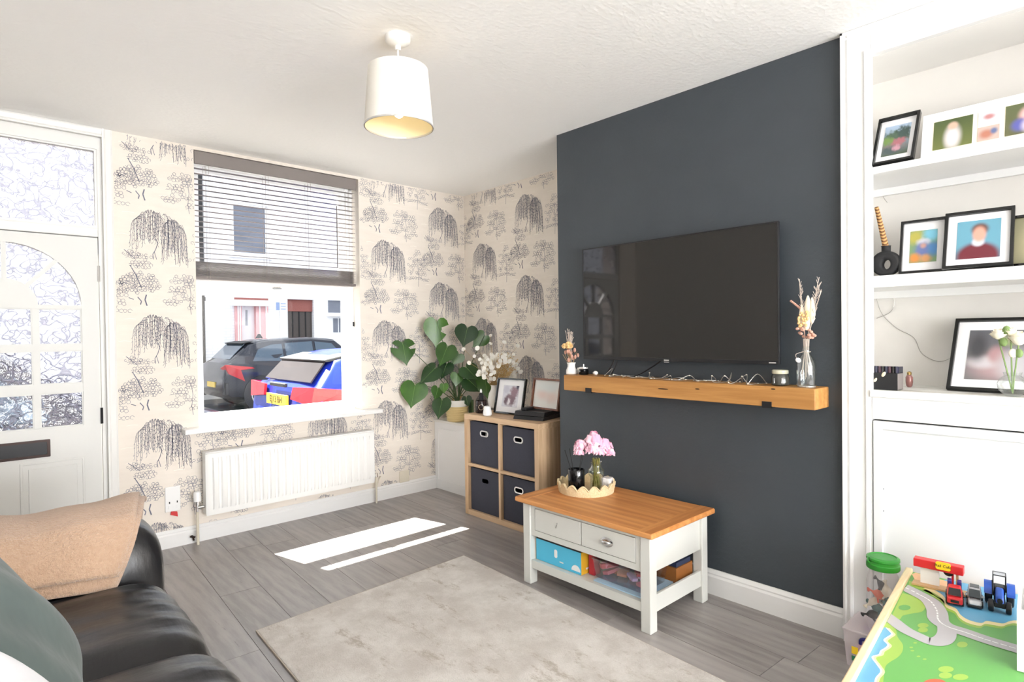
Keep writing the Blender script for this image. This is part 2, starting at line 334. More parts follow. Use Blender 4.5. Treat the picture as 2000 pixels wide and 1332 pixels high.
# ---- wallpaper print: willow, pine, round tree and tiered bush drawn as ribbons of ink
def make_motifs():
    r = random.Random(3); dark, pale = [], []
    def rings(dst, cx, cy, rx, ry, sp, rad, keep=1.0, w=.0018, n=5):
        ny = int(ry/sp/.87)+1
        for j in range(-ny, ny+1):
            for i in range(-int(rx/sp)-1, int(rx/sp)+2):
                x = (i+.5*(j % 2))*sp+r.uniform(-.2, .2)*sp; y = j*sp*.87+r.uniform(-.2, .2)*sp
                if (x/rx)**2+(y/ry)**2 > 1 or r.random() > keep: continue
                R = rad*r.uniform(.75, 1.15); a0 = r.uniform(0, 6.28); m = n if r.random() < .6 else n-1
                dst.append(([(cx+x+R*cos(a0+2*pi*k/n), cy+y+R*sin(a0+2*pi*k/n)) for k in range(m+1)], w))
    # willow
    for lobe, (u0, u1, hx, hy, dn, ns) in enumerate(((-.145, .03, -.045, .125, -.035, 34), (.015, .145, .07, .085, -.10, 32), (-.09, .10, .0, .12, -.03, 14))):
        for i in range(ns):
            u = u0+(u1-u0)*(i+r.random())/ns; s = (u-hx)/max(u1-hx, hx-u0); top = hy-.075*s*s+r.uniform(-.012, .006)
            end = dn+r.uniform(-.035, .05)-(.05*abs(s) if lobe else .04*(s < -.3))
            if lobe == 1: end -= .05*max(0, s)
            st = (hx+(u-hx)*.5+r.uniform(-.008, .008), (hy+top)/2-r.uniform(0, .03)); pts = [st, ((st[0]+u)/2, max(st[1], top)+.002), (u, top-.012)]
            y = top-.012; x = u
            while y > end:
                y -= .022; x += r.uniform(-.0022, .0022)+.001*s; pts.append((x, y))
            (dark if r.random() < .5 else pale).append((pts, .0016))
            for (px, py) in pts[3:]:
                if r.random() < .8: dark.append(([(px, py), (px+r.choice((-1, 1))*.0055, py-.009)], .0017))
    dark.append(([(-.02, -.04), (-.012, -.07), (-.022, -.105), (-.038, -.135), (-.034, -.165)], .0036)); dark.append(([(-.03, -.12), (-.018, -.165)], .003))
    dark.append(([(.07, -.06), (.08, -.12), (.083, -.19)], .0024))
    # pine, centred on (-.10, .315)
    cx, cy = -.105, .315
    rings(dark, cx, cy, .105, .062, .018, .0095, .95, .0019); rings(dark, cx-.065, cy-.005, .05, .045, .02, .0095, .8, .0019)
    rings(dark, cx+.005, cy+.105, .06, .022, .0175, .009, .95); rings(dark, cx-.045, cy+.165, .04, .02, .0175, .009, .9); rings(pale, cx+.02, cy+.15, .04, .018, .0175, .009, .9)
    rings(dark, cx-.10, cy-.055, .05, .014, .0165, .008, .9)
    dark.append(([(cx-.05, cy+.10), (cx-.02, cy+.04), (cx+.005, cy-.03)], .0048)); dark.append(([(cx-.08, cy+.19), (cx-.02, cy+.135)], .0036))
    dark.append(([(cx+.03, cy-.07), (cx+.022, cy-.10), (cx+.032, cy-.135)], .0068)); dark.append(([(cx-.015, cy-.085), (cx+.004, cy-.11), (cx-.002, cy-.13)], .005)); dark.append(([(cx-.06, cy-.09), (cx-.035, cy-.1)], .004))
    # round tree, centred on (.14, .26)
    cx, cy = .145, .255
    for (dx, dy, rx, ry) in ((-.03, .09, .065, .03), (.04, .065, .07, .03), (-.055, .02, .055, .022), (.075, .01, .05, .03), (-.08, -.045, .045, .022), (.0, -.03, .05, .02), (.085, -.05, .04, .024), (.03, -.085, .03, .02)):
        rings(pale, cx+dx, cy+dy, rx, ry, .021, .0112, .92, .0018)
        pale.append(([(cx+dx-rx, cy+dy-ry*.6), (cx+dx, cy+dy-ry*.2), (cx+dx+rx*.9, cy+dy-ry*.8)], .0016))
    pale.append(([(cx+.01, cy+.07), (cx+.02, cy), (cx+.012, cy-.07), (cx+.02, cy-.125)], .0028))
    # tiered bush, centred on (.265, -.07)
    cx, cy = .268, -.07
    for (dx, dy, rx, ry) in ((-.0, .115, .04, .022), (-.035, .07, .045, .02), (.035, .055, .045, .022), (-.05, .02, .05, .02), (.045, .0, .055, .022), (-.055, -.035, .055, .018), (.035, -.05, .06, .02), (-.04, -.085, .07, .014), (.06, -.095, .045, .012)):
        rings(pale, cx+dx, cy+dy, rx, ry, .0205, .011, .9, .0018)
    pale.append(([(cx-.09, cy-.10), (cx, cy-.075), (cx+.10, cy-.105)], .002)); pale.append(([(cx, cy+.08), (cx+.008, cy-.04), (cx+.004, cy-.15)], .0026))
    white = [([(x, y), (x+.03, y+.004), (x+.06, y)], .0022) for x, y in ((-.2, -.12), (-.22, -.03), (-.19, .1), (.05, -.2), (.2, .1), (-.15, -.22), (.0, .22))]
    return dark, pale, white
MOT = make_motifs()
def wall_print(wall, cols, fn, ok):
    for k, (nm, mat) in enumerate((('wallpaper_print', 'print_ink'), ('wallpaper_print', 'print_ink_pale'), ('wallpaper_print', 'print_white'))):
        vs, fs = [], []
        for (u0, v0) in cols:
            for zi in range(-4, 5):
                vc = v0+zi*.622
                if vc < -.5 or vc > 3.0: continue
                for pts, w in MOT[k]:
                    q = [(u0+a, vc+b) for a, b in pts]
                    for (a, b) in zip(q[:-1], q[1:]):
                        if not (ok(*a) and ok(*b)): continue
                        dx, dy = b[0]-a[0], b[1]-a[1]; L = sqrt(dx*dx+dy*dy) or 1; nx, ny = -dy/L*w/2, dx/L*w/2
                        i = len(vs); vs += [fn(a[0]+nx, a[1]+ny), fn(b[0]+nx, b[1]+ny), fn(b[0]-nx, b[1]-ny), fn(a[0]-nx, a[1]-ny)]; fs.append((i, i+1, i+2, i+3))
        mb = MB(); mb.v = vs; mb.f = fs; o = mb.build(nm, mat, wall, recalc=False); o['kind'] = 'stuff'
def ok_front(u, v):
    if v < .10 or v > CEIL-.004: return False
    if u < .652: return False
    if WX0-.004 < u < WX1+.004 and v > WZ0-.03: return False
    return u < XR-.003
wall_print(wall_front, [(.88, 1.905), (.35, 1.594), (1.41, 1.594), (1.93, 1.87), (2.45, 1.88), (2.98, 2.20), (3.47, 1.88)], lambda a, b: (a, YW-.0006, b), ok_front)
wall_print(wall_alc, [(-.262, 2.215), (.268, 1.90), (.80, 2.215), (1.33, 1.90), (1.86, 2.215)], lambda a, b: (XR-.0006, YW-a, b), lambda u, v: .003 < u < YW-YCH1-.002 and .1 < v < CEIL-.004)

# ---- baseboards
def skirting(name, p0, p1, nrm, h=.105, th=.018):
    p0 = Vector(p0); p1 = Vector(p1); n = Vector(nrm); prof = [(0, 0), (th, 0), (th, h*.72), (th*.75, h*.8), (th*.8, h*.86), (th*.35, h), (0, h)]
    mb = MB(); mb.prism(prof, lambda a, b, q: (p0+n*a+Vector((0, 0, b)))+(p1-p0)*q, 0, 1)
    return struct(mb.build(name, 'white_gloss', smooth=20), 'white moulded baseboard')
skirting('baseboard_front', (.66, YW, 0), (XR, YW, 0), (0, -1, 0))
skirting('baseboard_alcove', (XR, YCH1, 0), (XR, YW-.02, 0), (-1, 0, 0))
skirting('baseboard_chimney', (XC, YCH0+.002, 0), (XC, YCH1, 0), (-1, 0, 0), .118, .02)
skirting('baseboard_left', (XL, YB, 0), (XL, YW, 0), (1, 0, 0))

# ---- window 1: sliding sash in a deep reveal, sill
win = sthing('window_1', ((WX0+WX1)/2, YW, WZ0), 'white sliding sash window with a deep sill')
YF = 4.155                                       # face of the frame
gl, gr_ = PY(395, 700, 4.2).x, PY(668, 700, 4.2).x
gz0, gz1 = PY(530, 795, 4.2).z, PY(530, 581, 4.2).z
for x0, x1 in ((WX0, gl-.055), (gr_+.05, WX1)): MB().box(x0, x1, YF, YF+.14, WZ0, WZ1).build('jamb', 'white_upvc', win, bev=.004)
MB().box(gl-.055, gr_+.05, YF, YF+.14, WZ1-.05, WZ1).build('head', 'white_upvc', win)
ls = MB(); Y0, Y1 = 4.178, 4.215
sash = MB().ring([(gl-.055, gz0-.085), (gr_+.05, gz0-.085), (gr_+.05, gz1+.06), (gl-.055, gz1+.06)], [(gl, gz0), (gr_, gz0), (gr_, gz1), (gl, gz1)], lambda a, b, q: (a, q, b), Y0, Y1).build('lower_sash', 'white_upvc', win, bev=.005)
us = MB().ring([(gl-.055, gz1+.015), (gr_+.05, gz1+.015), (gr_+.05, WZ1-.045), (gl-.055, WZ1-.045)], [(gl, gz1+.13), (gr_, gz1+.13), (gr_, WZ1-.10), (gl, WZ1-.10)], lambda a, b, q: (a, q, b), 4.218, 4.255).build('upper_sash', 'white_upvc', win, bev=.005)
MB().box(gl-.055, gr_+.05, 4.205, 4.222, gz1+.06, gz1+.13).build('meeting_rail', 'white_upvc', win)
t = NT('pane_glass'); tr = t.n('BsdfTransparent'); g = t.n('BsdfGlossy'); g.inputs['Roughness'].default_value = .02; tr.inputs[0].default_value = (.97, .985, .98, 1)
mx = t.n('MixShader'); mx.inputs[0].default_value = .045; t.t.links.new(tr.outputs[0], mx.inputs[1]); t.t.links.new(g.outputs[0], mx.inputs[2]); t.t.links.new(mx.outputs[0], t.out.inputs[0]); M['pane_glass'] = t.m
MB().add([(gl, 4.196, gz0), (gr_, 4.196, gz0), (gr_, 4.196, gz1), (gl, 4.196, gz1)], [(0, 1, 2, 3)]).build('pane', 'pane_glass', sash)
MB().add([(gl, 4.236, gz1+.13), (gr_, 4.236, gz1+.13), (gr_, 4.236, WZ1-.1), (gl, 4.236, WZ1-.1)], [(0, 1, 2, 3)]).build('pane', 'pane_glass', us)
lx = PY(541, 562, 4.17)
MB().box(lx.x-.03, lx.x+.03, 4.165, 4.178, gz1+.058, gz1+.066).tube([(lx.x-.025, 4.166, gz1+.07), (lx.x+.02, 4.160, gz1+.072)], .006).build('latch', 'chrome', win)
MB().box(WX1-.012, WX1-.004, YF-.012, YF, PY(690, 632, YF).z-.02, PY(690, 632, YF).z+.012).build('sash_stop', 'black_metal', win)
sill = MB(); sill.box(.975, 2.325, YW-.095, YW-.001, WZ0-.022, WZ0+.008).box(WX0+.001, WX1-.001, YW-.001, YF+.03, WZ0-.0005, WZ0+.008)
sill.build('sill', 'white_gloss', win, bev=.006)
# bottom rail of the box frame above the sill
MB().box(gl-.055, gr_+.05, YF, YF+.14, WZ0+.004, gz0-.085).build('frame_bottom', 'white_upvc', win)

# ---- front door with sunburst glazing and a transom light above
YD = 4.075
dr = sthing('door_1', (.165, YD, 0), 'white front door with a sunburst of textured glass panes and a letter slot')
DC = .165
c1a, c1b = PY(63, 640, YD).x, PY(75, 640, YD).x; c2b = PY(160, 640, YD).x
def rz(y, x=120): return PY(x, y, YD).z
rows = [(rz(673), rz(603)), (rz(750), rz(685)), (rz(834), rz(767))]
dw = .408; dbot, dtop = .018, 1.842
zc = rz(596); RO = c2b-DC; RI = RO*.42
zin = rows[2][0]
xa = c2b  # right end of glazing
d = MB(); Yd0, Yd1 = YD, YD+.042
fnD = lambda a, b, q: (a, q, b)
d.box(DC-dw, 2*DC-xa, Yd0, Yd1, dbot, dtop).box(xa, DC+dw, Yd0, Yd1, dbot, dtop).box(2*DC-xa, xa, Yd0, Yd1, dbot, zin)
# spandrel above the arch
na = 25; A = arc((DC, zc), RO, 0, pi, na)
for i in range(na-1):
    a, b = A[i], A[i+1]; d.prism([(a[0], a[1]), (a[0], dtop), (b[0], dtop), (b[0], b[1])], fnD, Yd0, Yd1)
leaf = d.build('leaf', 'door_paint', dr)
hub = MB().prism(arc((DC, zc), RI, 0, pi, 17), fnD, Yd0+.002, Yd1-.002).build('sunburst_hub', 'door_paint', dr)
for ang in (48, 90, 132):
    a = radians(ang); dx, dz = cos(a), sin(a); w = .011
    MB().prism([(DC+dx*RI*.97-dz*w, zc+dz*RI*.97+dx*w), (DC+dx*RI*.97+dz*w, zc+dz*RI*.97-dx*w), (DC+dx*RO*1.01+dz*w, zc+dz*RO*1.01-dx*w), (DC+dx*RO*1.01-dz*w, zc+dz*RO*1.01+dx*w)], fnD, Yd0+.003, Yd1-.003).build('glazing_bar', 'door_paint', dr)
bars = [(zc+.001, rows[0][1]), (rows[0][0], rows[1][1]), (rows[1][0], rows[2][1])]
for z1, z0 in bars: MB().box(2*DC-xa, xa, Yd0+.003, Yd1-.003, min(z0, z1), max(z0, z1)).build('glazing_bar', 'door_paint', dr)
for s in (1, -1):
    x0, x1 = sorted((DC+s*(c1a-DC), DC+s*(c1b-DC))); MB().box(x0, x1, Yd0+.0045, Yd1-.0045, zin, zc).build('glazing_bar', 'door_paint', dr)
def textured_glass(name, tint):
    t = NT(name); v = t.coords((1, .0, 1)); 
    def vein(scale, wd, off):
        n_ = t.noise(t.coords((1, 0, 1.15), loc=(off, 0, off)), scale, 1.2, .5); return t.ramp(t.math('ABSOLUTE', t.math('SUBTRACT', n_, .5)), wd, 0.)
    lines = t.math('MAXIMUM', t.math('MAXIMUM', vein(8, .020, 0.), vein(11, .022, 3.7)), vein(15, .024, 9.1))
    h = t.math('ADD', lines, t.math('MULTIPLY', t.noise(v, 40, 3), .7))
    bp = t.n('Bump'); bp.inputs['Strength'].default_value = .8; bp.inputs['Distance'].default_value = .012; t.t.links.new(h, bp.inputs['Height'])
    rf = t.n('BsdfRefraction'); rf.inputs['IOR'].default_value = 1.06; rf.inputs['Roughness'].default_value = .12; rf.inputs['Color'].default_value = (*tint, 1); t.t.links.new(bp.outputs[0], rf.inputs['Normal'])
    gs = t.n('BsdfGlossy'); gs.inputs['Roughness'].default_value = .12; t.t.links.new(bp.outputs[0], gs.inputs['Normal'])
    ds = t.n('BsdfDiffuse'); ds.inputs[0].default_value = (*S(150, 146, 162), 1)
    m1 = t.n('MixShader'); m1.inputs[0].default_value = .10; t.t.links.new(rf.outputs[0], m1.inputs[1]); t.t.links.new(gs.outputs[0], m1.inputs[2])
    m2 = t.n('MixShader'); t.t.links.new(t.math('MULTIPLY', lines, .6), m2.inputs[0]); t.t.links.new(m1.outputs[0], m2.inputs[1]); t.t.links.new(ds.outputs[0], m2.inputs[2])
    t.t.links.new(m2.outputs[0], t.out.inputs[0]); M[name] = t.m
textured_glass('leaf_glass', (.93, .92, .97))
def pane(poly, par, y): MB().add([(a, y, b) for a, b in poly], [tuple(range(len(poly)))]).build('pane', 'leaf_glass', par)
yp = YD+.021
for z0, z1 in rows:
    for x0, x1 in ((2*DC-xa, 2*DC-c1b), (2*DC-c1a, c1a), (c1b, xa)): pane([(x0, z0), (x1, z0), (x1, z1), (x0, z1)], dr, yp)
for a0, a1 in ((0, 48), (48, 90), (90, 132), (132, 180)):
    pane(arc((DC, zc), RI*.98, radians(a0), radians(a1), 8)+arc((DC, zc), RO*1.005, radians(a1), radians(a0), 8), dr, yp)
# glazing beads give each pane a white rebate
for z0, z1 in rows:
    for x0, x1 in ((2*DC-c1a, c1a), (c1b, xa)):
        MB().ring([(x0-.004, z0-.004), (x1+.004, z0-.004), (x1+.004, z1+.004), (x0-.004, z1+.004)], [(x0+.006, z0+.006), (x1-.006, z0+.006), (x1-.006, z1-.006), (x0+.006, z1-.006)], fnD, YD+.008, YD+.02).build('bead', 'door_paint', dr)
sl0, sl1 = PY(98, 860, YD), PY(98, 886, YD)
ls = MB().ring(rrect(2*DC-sl0.x, sl0.x, sl1.z-.014, sl0.z+.008, .004), rrect(2*DC-sl0.x+.014, sl0.x-.014, sl1.z, sl0.z-.004, .003), fnD, YD-.008, YD+.002).build('letter_slot', 'bronze', dr)
MB().box(2*DC-sl0.x+.012, sl0.x-.012, YD-.003, YD+.004, sl1.z-.002, sl0.z-.002).build('flap', 'black_metal', ls)
pz0 = rz(880, 170)-.03
for x0, x1 in ((DC+.045, xa+.0), (2*DC-xa, DC-.045)):
    MB().ring([(x0, .16), (x1, .16), (x1, pz0), (x0, pz0)], [(x0+.012, .172), (x1-.012, .172), (x1-.012, pz0-.012), (x0+.012, pz0-.012)], fnD, YD-.004, YD+.001).build('panel_moulding', 'door_paint', dr, bev=.003)
    MB().box(x0+.035, x1-.035, YD-.005, YD+.001, .195, pz0-.035).build('raised_panel', 'door_paint', dr, bev=.008)
for y in (535, 812): 
    h = PY(193, y, YD); MB().tube([(DC+dw+.002, YD-.006, h.z-.045), (DC+dw+.002, YD-.006, h.z+.045)], .007).build('hinge', 'silver_trim' if y < 600 else 'black_metal', dr)
# frame round the door
fr = sthing('trim_1', (.2, YW, 0), 'white door frame with a transom light over the door')
MB().box(DC+dw+.004, DX1+.0, YD-.004, YD+.10, 0, DZ1).build('jamb', 'white_paint', fr); MB().box(DX0, DC-dw-.004, YD-.004, YD+.10, 0, DZ1).build('jamb', 'white_paint', fr)
MB().box(DC-dw-.004, DC+dw+.004, YD-.004, YD+.10, dtop+.005, dtop+.055).build('transom_bar', 'white_paint', fr, bev=.004)
tz0, tz1 = dtop+.07, 2.345
MB().box(DC-dw-.004, DC+dw+.004, YD-.004, YD+.10, tz1, DZ1).build('head', 'white_paint', fr)
x1 = DC+dw-.008; x0 = DC-dw+.008
tl = MB().ring([(x0-.012, tz0-.015), (x1+.012, tz0-.015), (x1+.012, tz1+.002), (x0-.012, tz1+.002)], [(x0, tz0), (x1, tz0), (x1, tz1-.01), (x0, tz1-.01)], fnD, YD+.005, YD+.05).build('transom_light', 'white_paint', fr)
pane([(x0, tz0), (x1, tz0), (x1, tz1), (x0, tz1)], tl, YD+.03)
prof = [(0, 0), (.05, 0), (.05, .012), (.04, .018), (.018, .012), (.008, .02), (0, .02)]
MB().prism([(a, b) for a, b in prof], lambda a, b, q: (.598+a, YW-b, q), 0, CEIL-.002).build('architrave', 'white_paint', fr)
MB().prism([(a, b) for a, b in prof], lambda a, b, q: (q, YW-b, CEIL-.05+a-.001), -.3, .598).build('architrave', 'white_paint', fr)
MB().box(DX0-.06, DX1, YD+.043, YD+.18, -.05, .015).build('threshold', 'pavement', fr)
# ------------------------------------------------------------------ street outside
GZ = -0.30
struct(MB().box(-14, 30, 5.35, 15.1, GZ-.1, GZ).build('road', 'asphalt', base=(0, 10, GZ)), 'grey asphalt street outside the window')
struct(MB().box(-14, 30, YW+WT, 5.25, GZ-.1, GZ+.11).box(-14, 30, 5.25, 5.35, GZ-.1, GZ+.10).build('pavement', 'pavement', base=(0, 5, GZ)))
struct(MB().box(-14, 30, 15.1, 16.6, GZ-.1, GZ+.11).build('pavement', 'pavement', base=(0, 16, GZ)))
t = NT('painted_brick'); v = t.coords(rot=(pi/2, 0, 0)); br = t.n('TexBrick'); t.t.links.new(v, br.inputs[0]); br.inputs['Scale'].default_value = 1.0
br.inputs['Brick Width'].default_value = .225; br.inputs['Row Height'].default_value = .075; br.inputs['Mortar Size'].default_value = .006
br.inputs['Color1'].default_value = (*S(238, 238, 240), 1); br.inputs['Color2'].default_value = (*S(244, 244, 245), 1); br.inputs['Mortar'].default_value = (*S(226, 227, 231), 1)
t.bsdf(br.outputs[0], .8)
plain('pink_render', (228, 178, 178), .8, var=.08); plain('red_brick', (150, 92, 84), .85, var=.25, scale=40)
plain('dark_wood', (74, 66, 62), .6, var=.3, scale=60); plain('house_glass', (110, 115, 128), .15, var=.3, scale=2); plain('curtain', (196, 190, 192), .8, var=.1)
YH = 16.6
HB = (6, YH, GZ)
hs = thing('terraced_house', 'white painted brick terraced house across the street seen through the window', 'house', HB)
hx = lambda x, y: PY(x, y, YH)
dx0, dx1 = hx(458, 620).x, hx(524, 620).x; kx0, kx1 = hx(562, 620).x, hx(613, 620).x; ex0 = hx(641, 620).x; ex1 = ex0+.95
ux0, ux1, uz0, uz1 = hx(453, 450).x, hx(524, 450).x, hx(490, 498).z, hx(490, 400).z
dh = hx(490, 582).z; HT = 6.6
wl_ = MB(); cuts = sorted([(dx0, dx1), (kx0, kx1), (ex0, ex1)]); px_ = -8
for a, b in cuts: wl_.box(px_, a, YH, YH+.3, GZ, dh); px_ = b
wl_.box(px_, 26, YH, YH+.3, GZ, dh).box(-8, 26, YH, YH+.3, dh, uz0).box(-8, ux0, YH, YH+.3, uz0, uz1).box(ux1, 26, YH, YH+.3, uz0, uz1).box(-8, 26, YH, YH+.3, uz1, HT)
wl_.build('wall', 'painted_brick', hs)
MB().add([(-8, YH-.25, HT), (26, YH-.25, HT), (26, YH+4, HT+2.2), (-8, YH+4, HT+2.2)], [(0, 1, 2, 3)]).build('roof', 'house_glass', hs, solid=.1)
MB().box(-8, 26, YH-.12, YH+.02, HT-.12, HT).build('gutter', 'white_upvc', hs)
# passage with dark doors
MB().box(kx0, kx1, YH+.14, YH+.2, GZ, hx(590, 608).z).build('passage_door', 'dark_wood', hs)
MB().box(kx0, kx1, YH+.10, YH+.2, hx(590, 608).z, dh).build('passage_screen', 'red_brick', hs)
for fx in (.25, .5, .75): MB().box(kx0+(kx1-kx0)*fx-.015, kx0+(kx1-kx0)*fx+.015, YH+.125, YH+.14, GZ, hx(590, 608).z).build('board_strip', 'black_matte', hs)
# pink door surround
mid0, mid1 = hx(471, 620).x, hx(499, 620).x; dzt = hx(485, 598).z
MB().box(dx0, mid0, YH-.05, YH+.2, GZ, dzt).build('pilaster', 'pink_render', hs); MB().box(mid1, dx1-.06, YH-.05, YH+.2, GZ, dzt).build('pilaster', 'pink_render', hs)
for x in (dx0+.06, mid0-.06, mid1+.08, mid1+.25): MB().box(x, x+.03, YH-.07, YH-.05, GZ, dzt).build('flute', 'white_upvc', hs)
MB().box(dx0-.06, dx1+.02, YH-.16, YH+.2, dzt, dzt+.16).build('lintel', 'white_upvc', hs); MB().box(dx0, dx1, YH-.02, YH+.2, dzt+.16, dh).build('transom_brick', 'red_brick', hs)
def hdoor(x0, x1, top):
    dd = MB().box(x0, x1, YH+.1, YH+.2, GZ, top).build('front_door', 'white_upvc', hs)
    for k in range(3): MB().box(x0+.12+k*(x1-x0-.3)/3+.03, x0+.12+(k+1)*(x1-x0-.3)/3, YH+.09, YH+.11, top-.52, top-.1).build('pane', 'house_glass', dd)
    MB().prism(arc(((x0+x1)/2, top-1.2), .16, 0, pi, 9), lambda a, b, q: (a, q, b), YH+.09, YH+.11).build('fan_light', 'house_glass', dd)
    MB().box((x0+x1)/2-.12, (x0+x1)/2+.12, YH+.09, YH+.11, top-1.36, top-1.32).build('letter_plate', 'chrome', dd)
hdoor(mid0, mid1, dzt)
hdoor(ex0+.05, ex1-.05, hx(655, 615).z); MB().box(ex0, ex1, YH+.06, YH+.2, hx(655, 612).z, dh).build('transom_light', 'house_glass', hs); MB().box(ex0-.05, ex1+.05, YH-.06, YH+.2, hx(655, 618).z, hx(655, 611).z).build('lintel', 'white_upvc', hs)
# upper window
up = MB().ring([(ux0, uz0), (ux1, uz0), (ux1, uz1), (ux0, uz1)], [(ux0+.06, uz0+.06), (ux1-.06, uz0+.06), (ux1-.06, uz1-.06), (ux0+.06, uz1-.06)], lambda a, b, q: (a, q, b), YH+.05, YH+.12).build('window', 'white_upvc', hs)
MB().box(ux0+.05, ux1-.05, YH+.09, YH+.12, uz0+.05, uz1-.05).build('pane', 'house_glass', up)
MB().box(ux0-.08, ux1+.08, YH-.08, YH+.04, uz0-.1, uz0).build('window_sill', 'white_upvc', hs)
pipe = hx(393, 640).x
tag(MB().tube([(pipe, YH-.16, GZ+.11), (pipe, YH-.16, HT-.14)], .05, 10).tube([(pipe, YH-.16, 2.2), (pipe, YH-.16, 2.3)], .07, 10).build('drainpipe', 'black_metal', base=(pipe, YH-.16, GZ+.11)), 'dark drainpipe on the white house across the street', 'drainpipe')
sg = PY(545, 620, 15.4); st_ = thing('street_sign', 'small blue and white street sign on a thin post outside', 'sign', (sg.x, 15.4, GZ+.11))
plain('sign_blue', (140, 160, 200), .5); sz = PY(553, 600, 15.4).z
MB().tube([(sg.x+.03, 15.4, GZ+.11), (sg.x+.03, 15.4, sz+.14)], .025, 8).build('post', 'silver_trim', st_)
sp = MB().box(sg.x-.10, sg.x+.18, 15.35, 15.37, sz-.10, sz+.14).build('sign_plate', 'white_plastic', st_); MB().box(sg.x-.09, sg.x+.0, 15.345, 15.352, sz-.08, sz+.12).build('sign_symbol', 'sign_blue', sp)
for k in range(3): MB().box(sg.x+.03, sg.x+.16, 15.345, 15.352, sz-.06+k*.07, sz-.04+k*.07).build('sign_line', 'sign_blue', sp)

# ---- cars
plain('car_dark', (30, 34, 46), .14, .2, var=.05); plain('car_blue', (32, 52, 170), .16, .25, var=.05); plain('car_glass', (80, 94, 108), .06, .5, var=.2, scale=1)
plain('tail_red', (190, 24, 34), .2); plain('plate_yellow', (226, 190, 60), .45); plain('tyre', (22, 22, 23), .8); plain('alloy', (208, 208, 212), .25, .6); plain('car_black', (20, 20, 22), .5)
def make_car(nm, label, x0, yn, L, Wd, Ht, paint, st, wheel_x, wr, plate, lights, spokes=10):
    """st: stations (x fraction, belt z, roof z, roof inset) from tail to nose; car points to +X, near side at yn"""
    th_ = thing(nm, label, 'car', (x0+L/2, yn+Wd/2, GZ)); yc = yn+Wd/2; hw = Wd/2
    def sect(s):
        xf, zb, zr, ins, wsc, zf = s; x = x0+xf*L; w = hw*wsc
        half = [(w*.80, zf), (w*.95, zf+.07), (w*.985, zf+.25), (w, zb-.22), (w*.985, zb-.05), (w*.95, zb), (w*ins, zr-.05), (w*ins*.9, zr-.012), (w*ins*.45, zr+.012)]
        return [(x, yc-a, GZ+b) for a, b in half]+[(x, yc+a, GZ+b) for a, b in reversed(half)]
    R_ = [sect(s) for s in st]; n = len(R_[0]); mb = MB(); vs = [p for r_ in R_ for p in r_]; fs = []
    for i in range(len(R_)-1):
        for k in range(n): k2 = (k+1) % n; fs.append((i*n+k, i*n+k2, (i+1)*n+k2, (i+1)*n+k))
    fs += [tuple(range(n)), tuple((len(R_)-1)*n+k for k in range(n))]
    mb.add(vs, fs); mb.build('body', paint, th_, smooth=32)
    def lerp_st(xf):
        for a, b in zip(st[:-1], st[1:]):
            if a[0] <= xf <= b[0]:
                q = (xf-a[0])/(b[0]-a[0]); return [a[i]+(b[i]-a[i])*q for i in range(6)]
        return list(st[-1])
    def side(xf, v, out=.012):  # v 0 at belt, 1 at roof edge
        s = lerp_st(xf); w = hw*s[4]; a = w*.95+(w*s[3]-w*.95)*v; z = s[1]+(s[2]-.05-s[1])*v
        return (x0+xf*L, yc-a-out, GZ+z)
    for g in lights['glass']:   # side windows as (x fraction, height share) loops
        MB().add([side(*p) for p in g], [tuple(range(len(g)))]).build('side_window', 'car_glass', th_)
    for wx in wheel_x:
        for sd_ in (-1, 1):
            yy = yc+sd_*(hw-.10); c = (x0+wx*L, yy, GZ+wr)
            xfm = Matrix.Translation(c) @ Matrix.Rotation(pi/2, 4, 'X')
            if sd_ < 0:
                MB(Matrix.Translation((c[0], yn-.006, c[2]+.02)) @ Matrix.Rotation(pi/2, 4, 'X')).lathe([(wr*1.16, -.02), (wr*1.16, .01)], n=24).build('wheel_arch', 'car_black', th_)
            wh = MB(xfm).lathe([(wr*.66, -.1), (wr*.93, -.115), (wr, -.08), (wr, .08), (wr*.93, .115), (wr*.66, .10), (wr*.62, .05)], n=24, cap0=True, cap1=True).build('wheel', 'tyre', th_, smooth=40)
            if sd_ < 0:
                m2 = MB(xfm)
                m2.lathe([(wr*.70, .10), (wr*.70, .118), (wr*.64, .118), (wr*.64, .1)], n=24, cap0=False, cap1=False).lathe([(wr*.12, .06), (wr*.12, .12)], n=12)
                for k in range(spokes):
                    a = 2*pi*k/spokes; b = a+.45
                    m2.hexa([(wr*.1*cos(a-.3), wr*.1*sin(a-.3), .09), (wr*.1*cos(a+.3), wr*.1*sin(a+.3), .09), (wr*.66*cos(b+.13), wr*.66*sin(b+.13), .09), (wr*.66*cos(b-.13), wr*.66*sin(b-.13), .09),
                             (wr*.1*cos(a-.3), wr*.1*sin(a-.3), .118), (wr*.1*cos(a+.3), wr*.1*sin(a+.3), .118), (wr*.66*cos(b+.13), wr*.66*sin(b+.13), .118), (wr*.66*cos(b-.13), wr*.66*sin(b-.13), .118)])
                m2.build('alloy_rim', 'alloy', wh)
    return th_, lerp_st, side
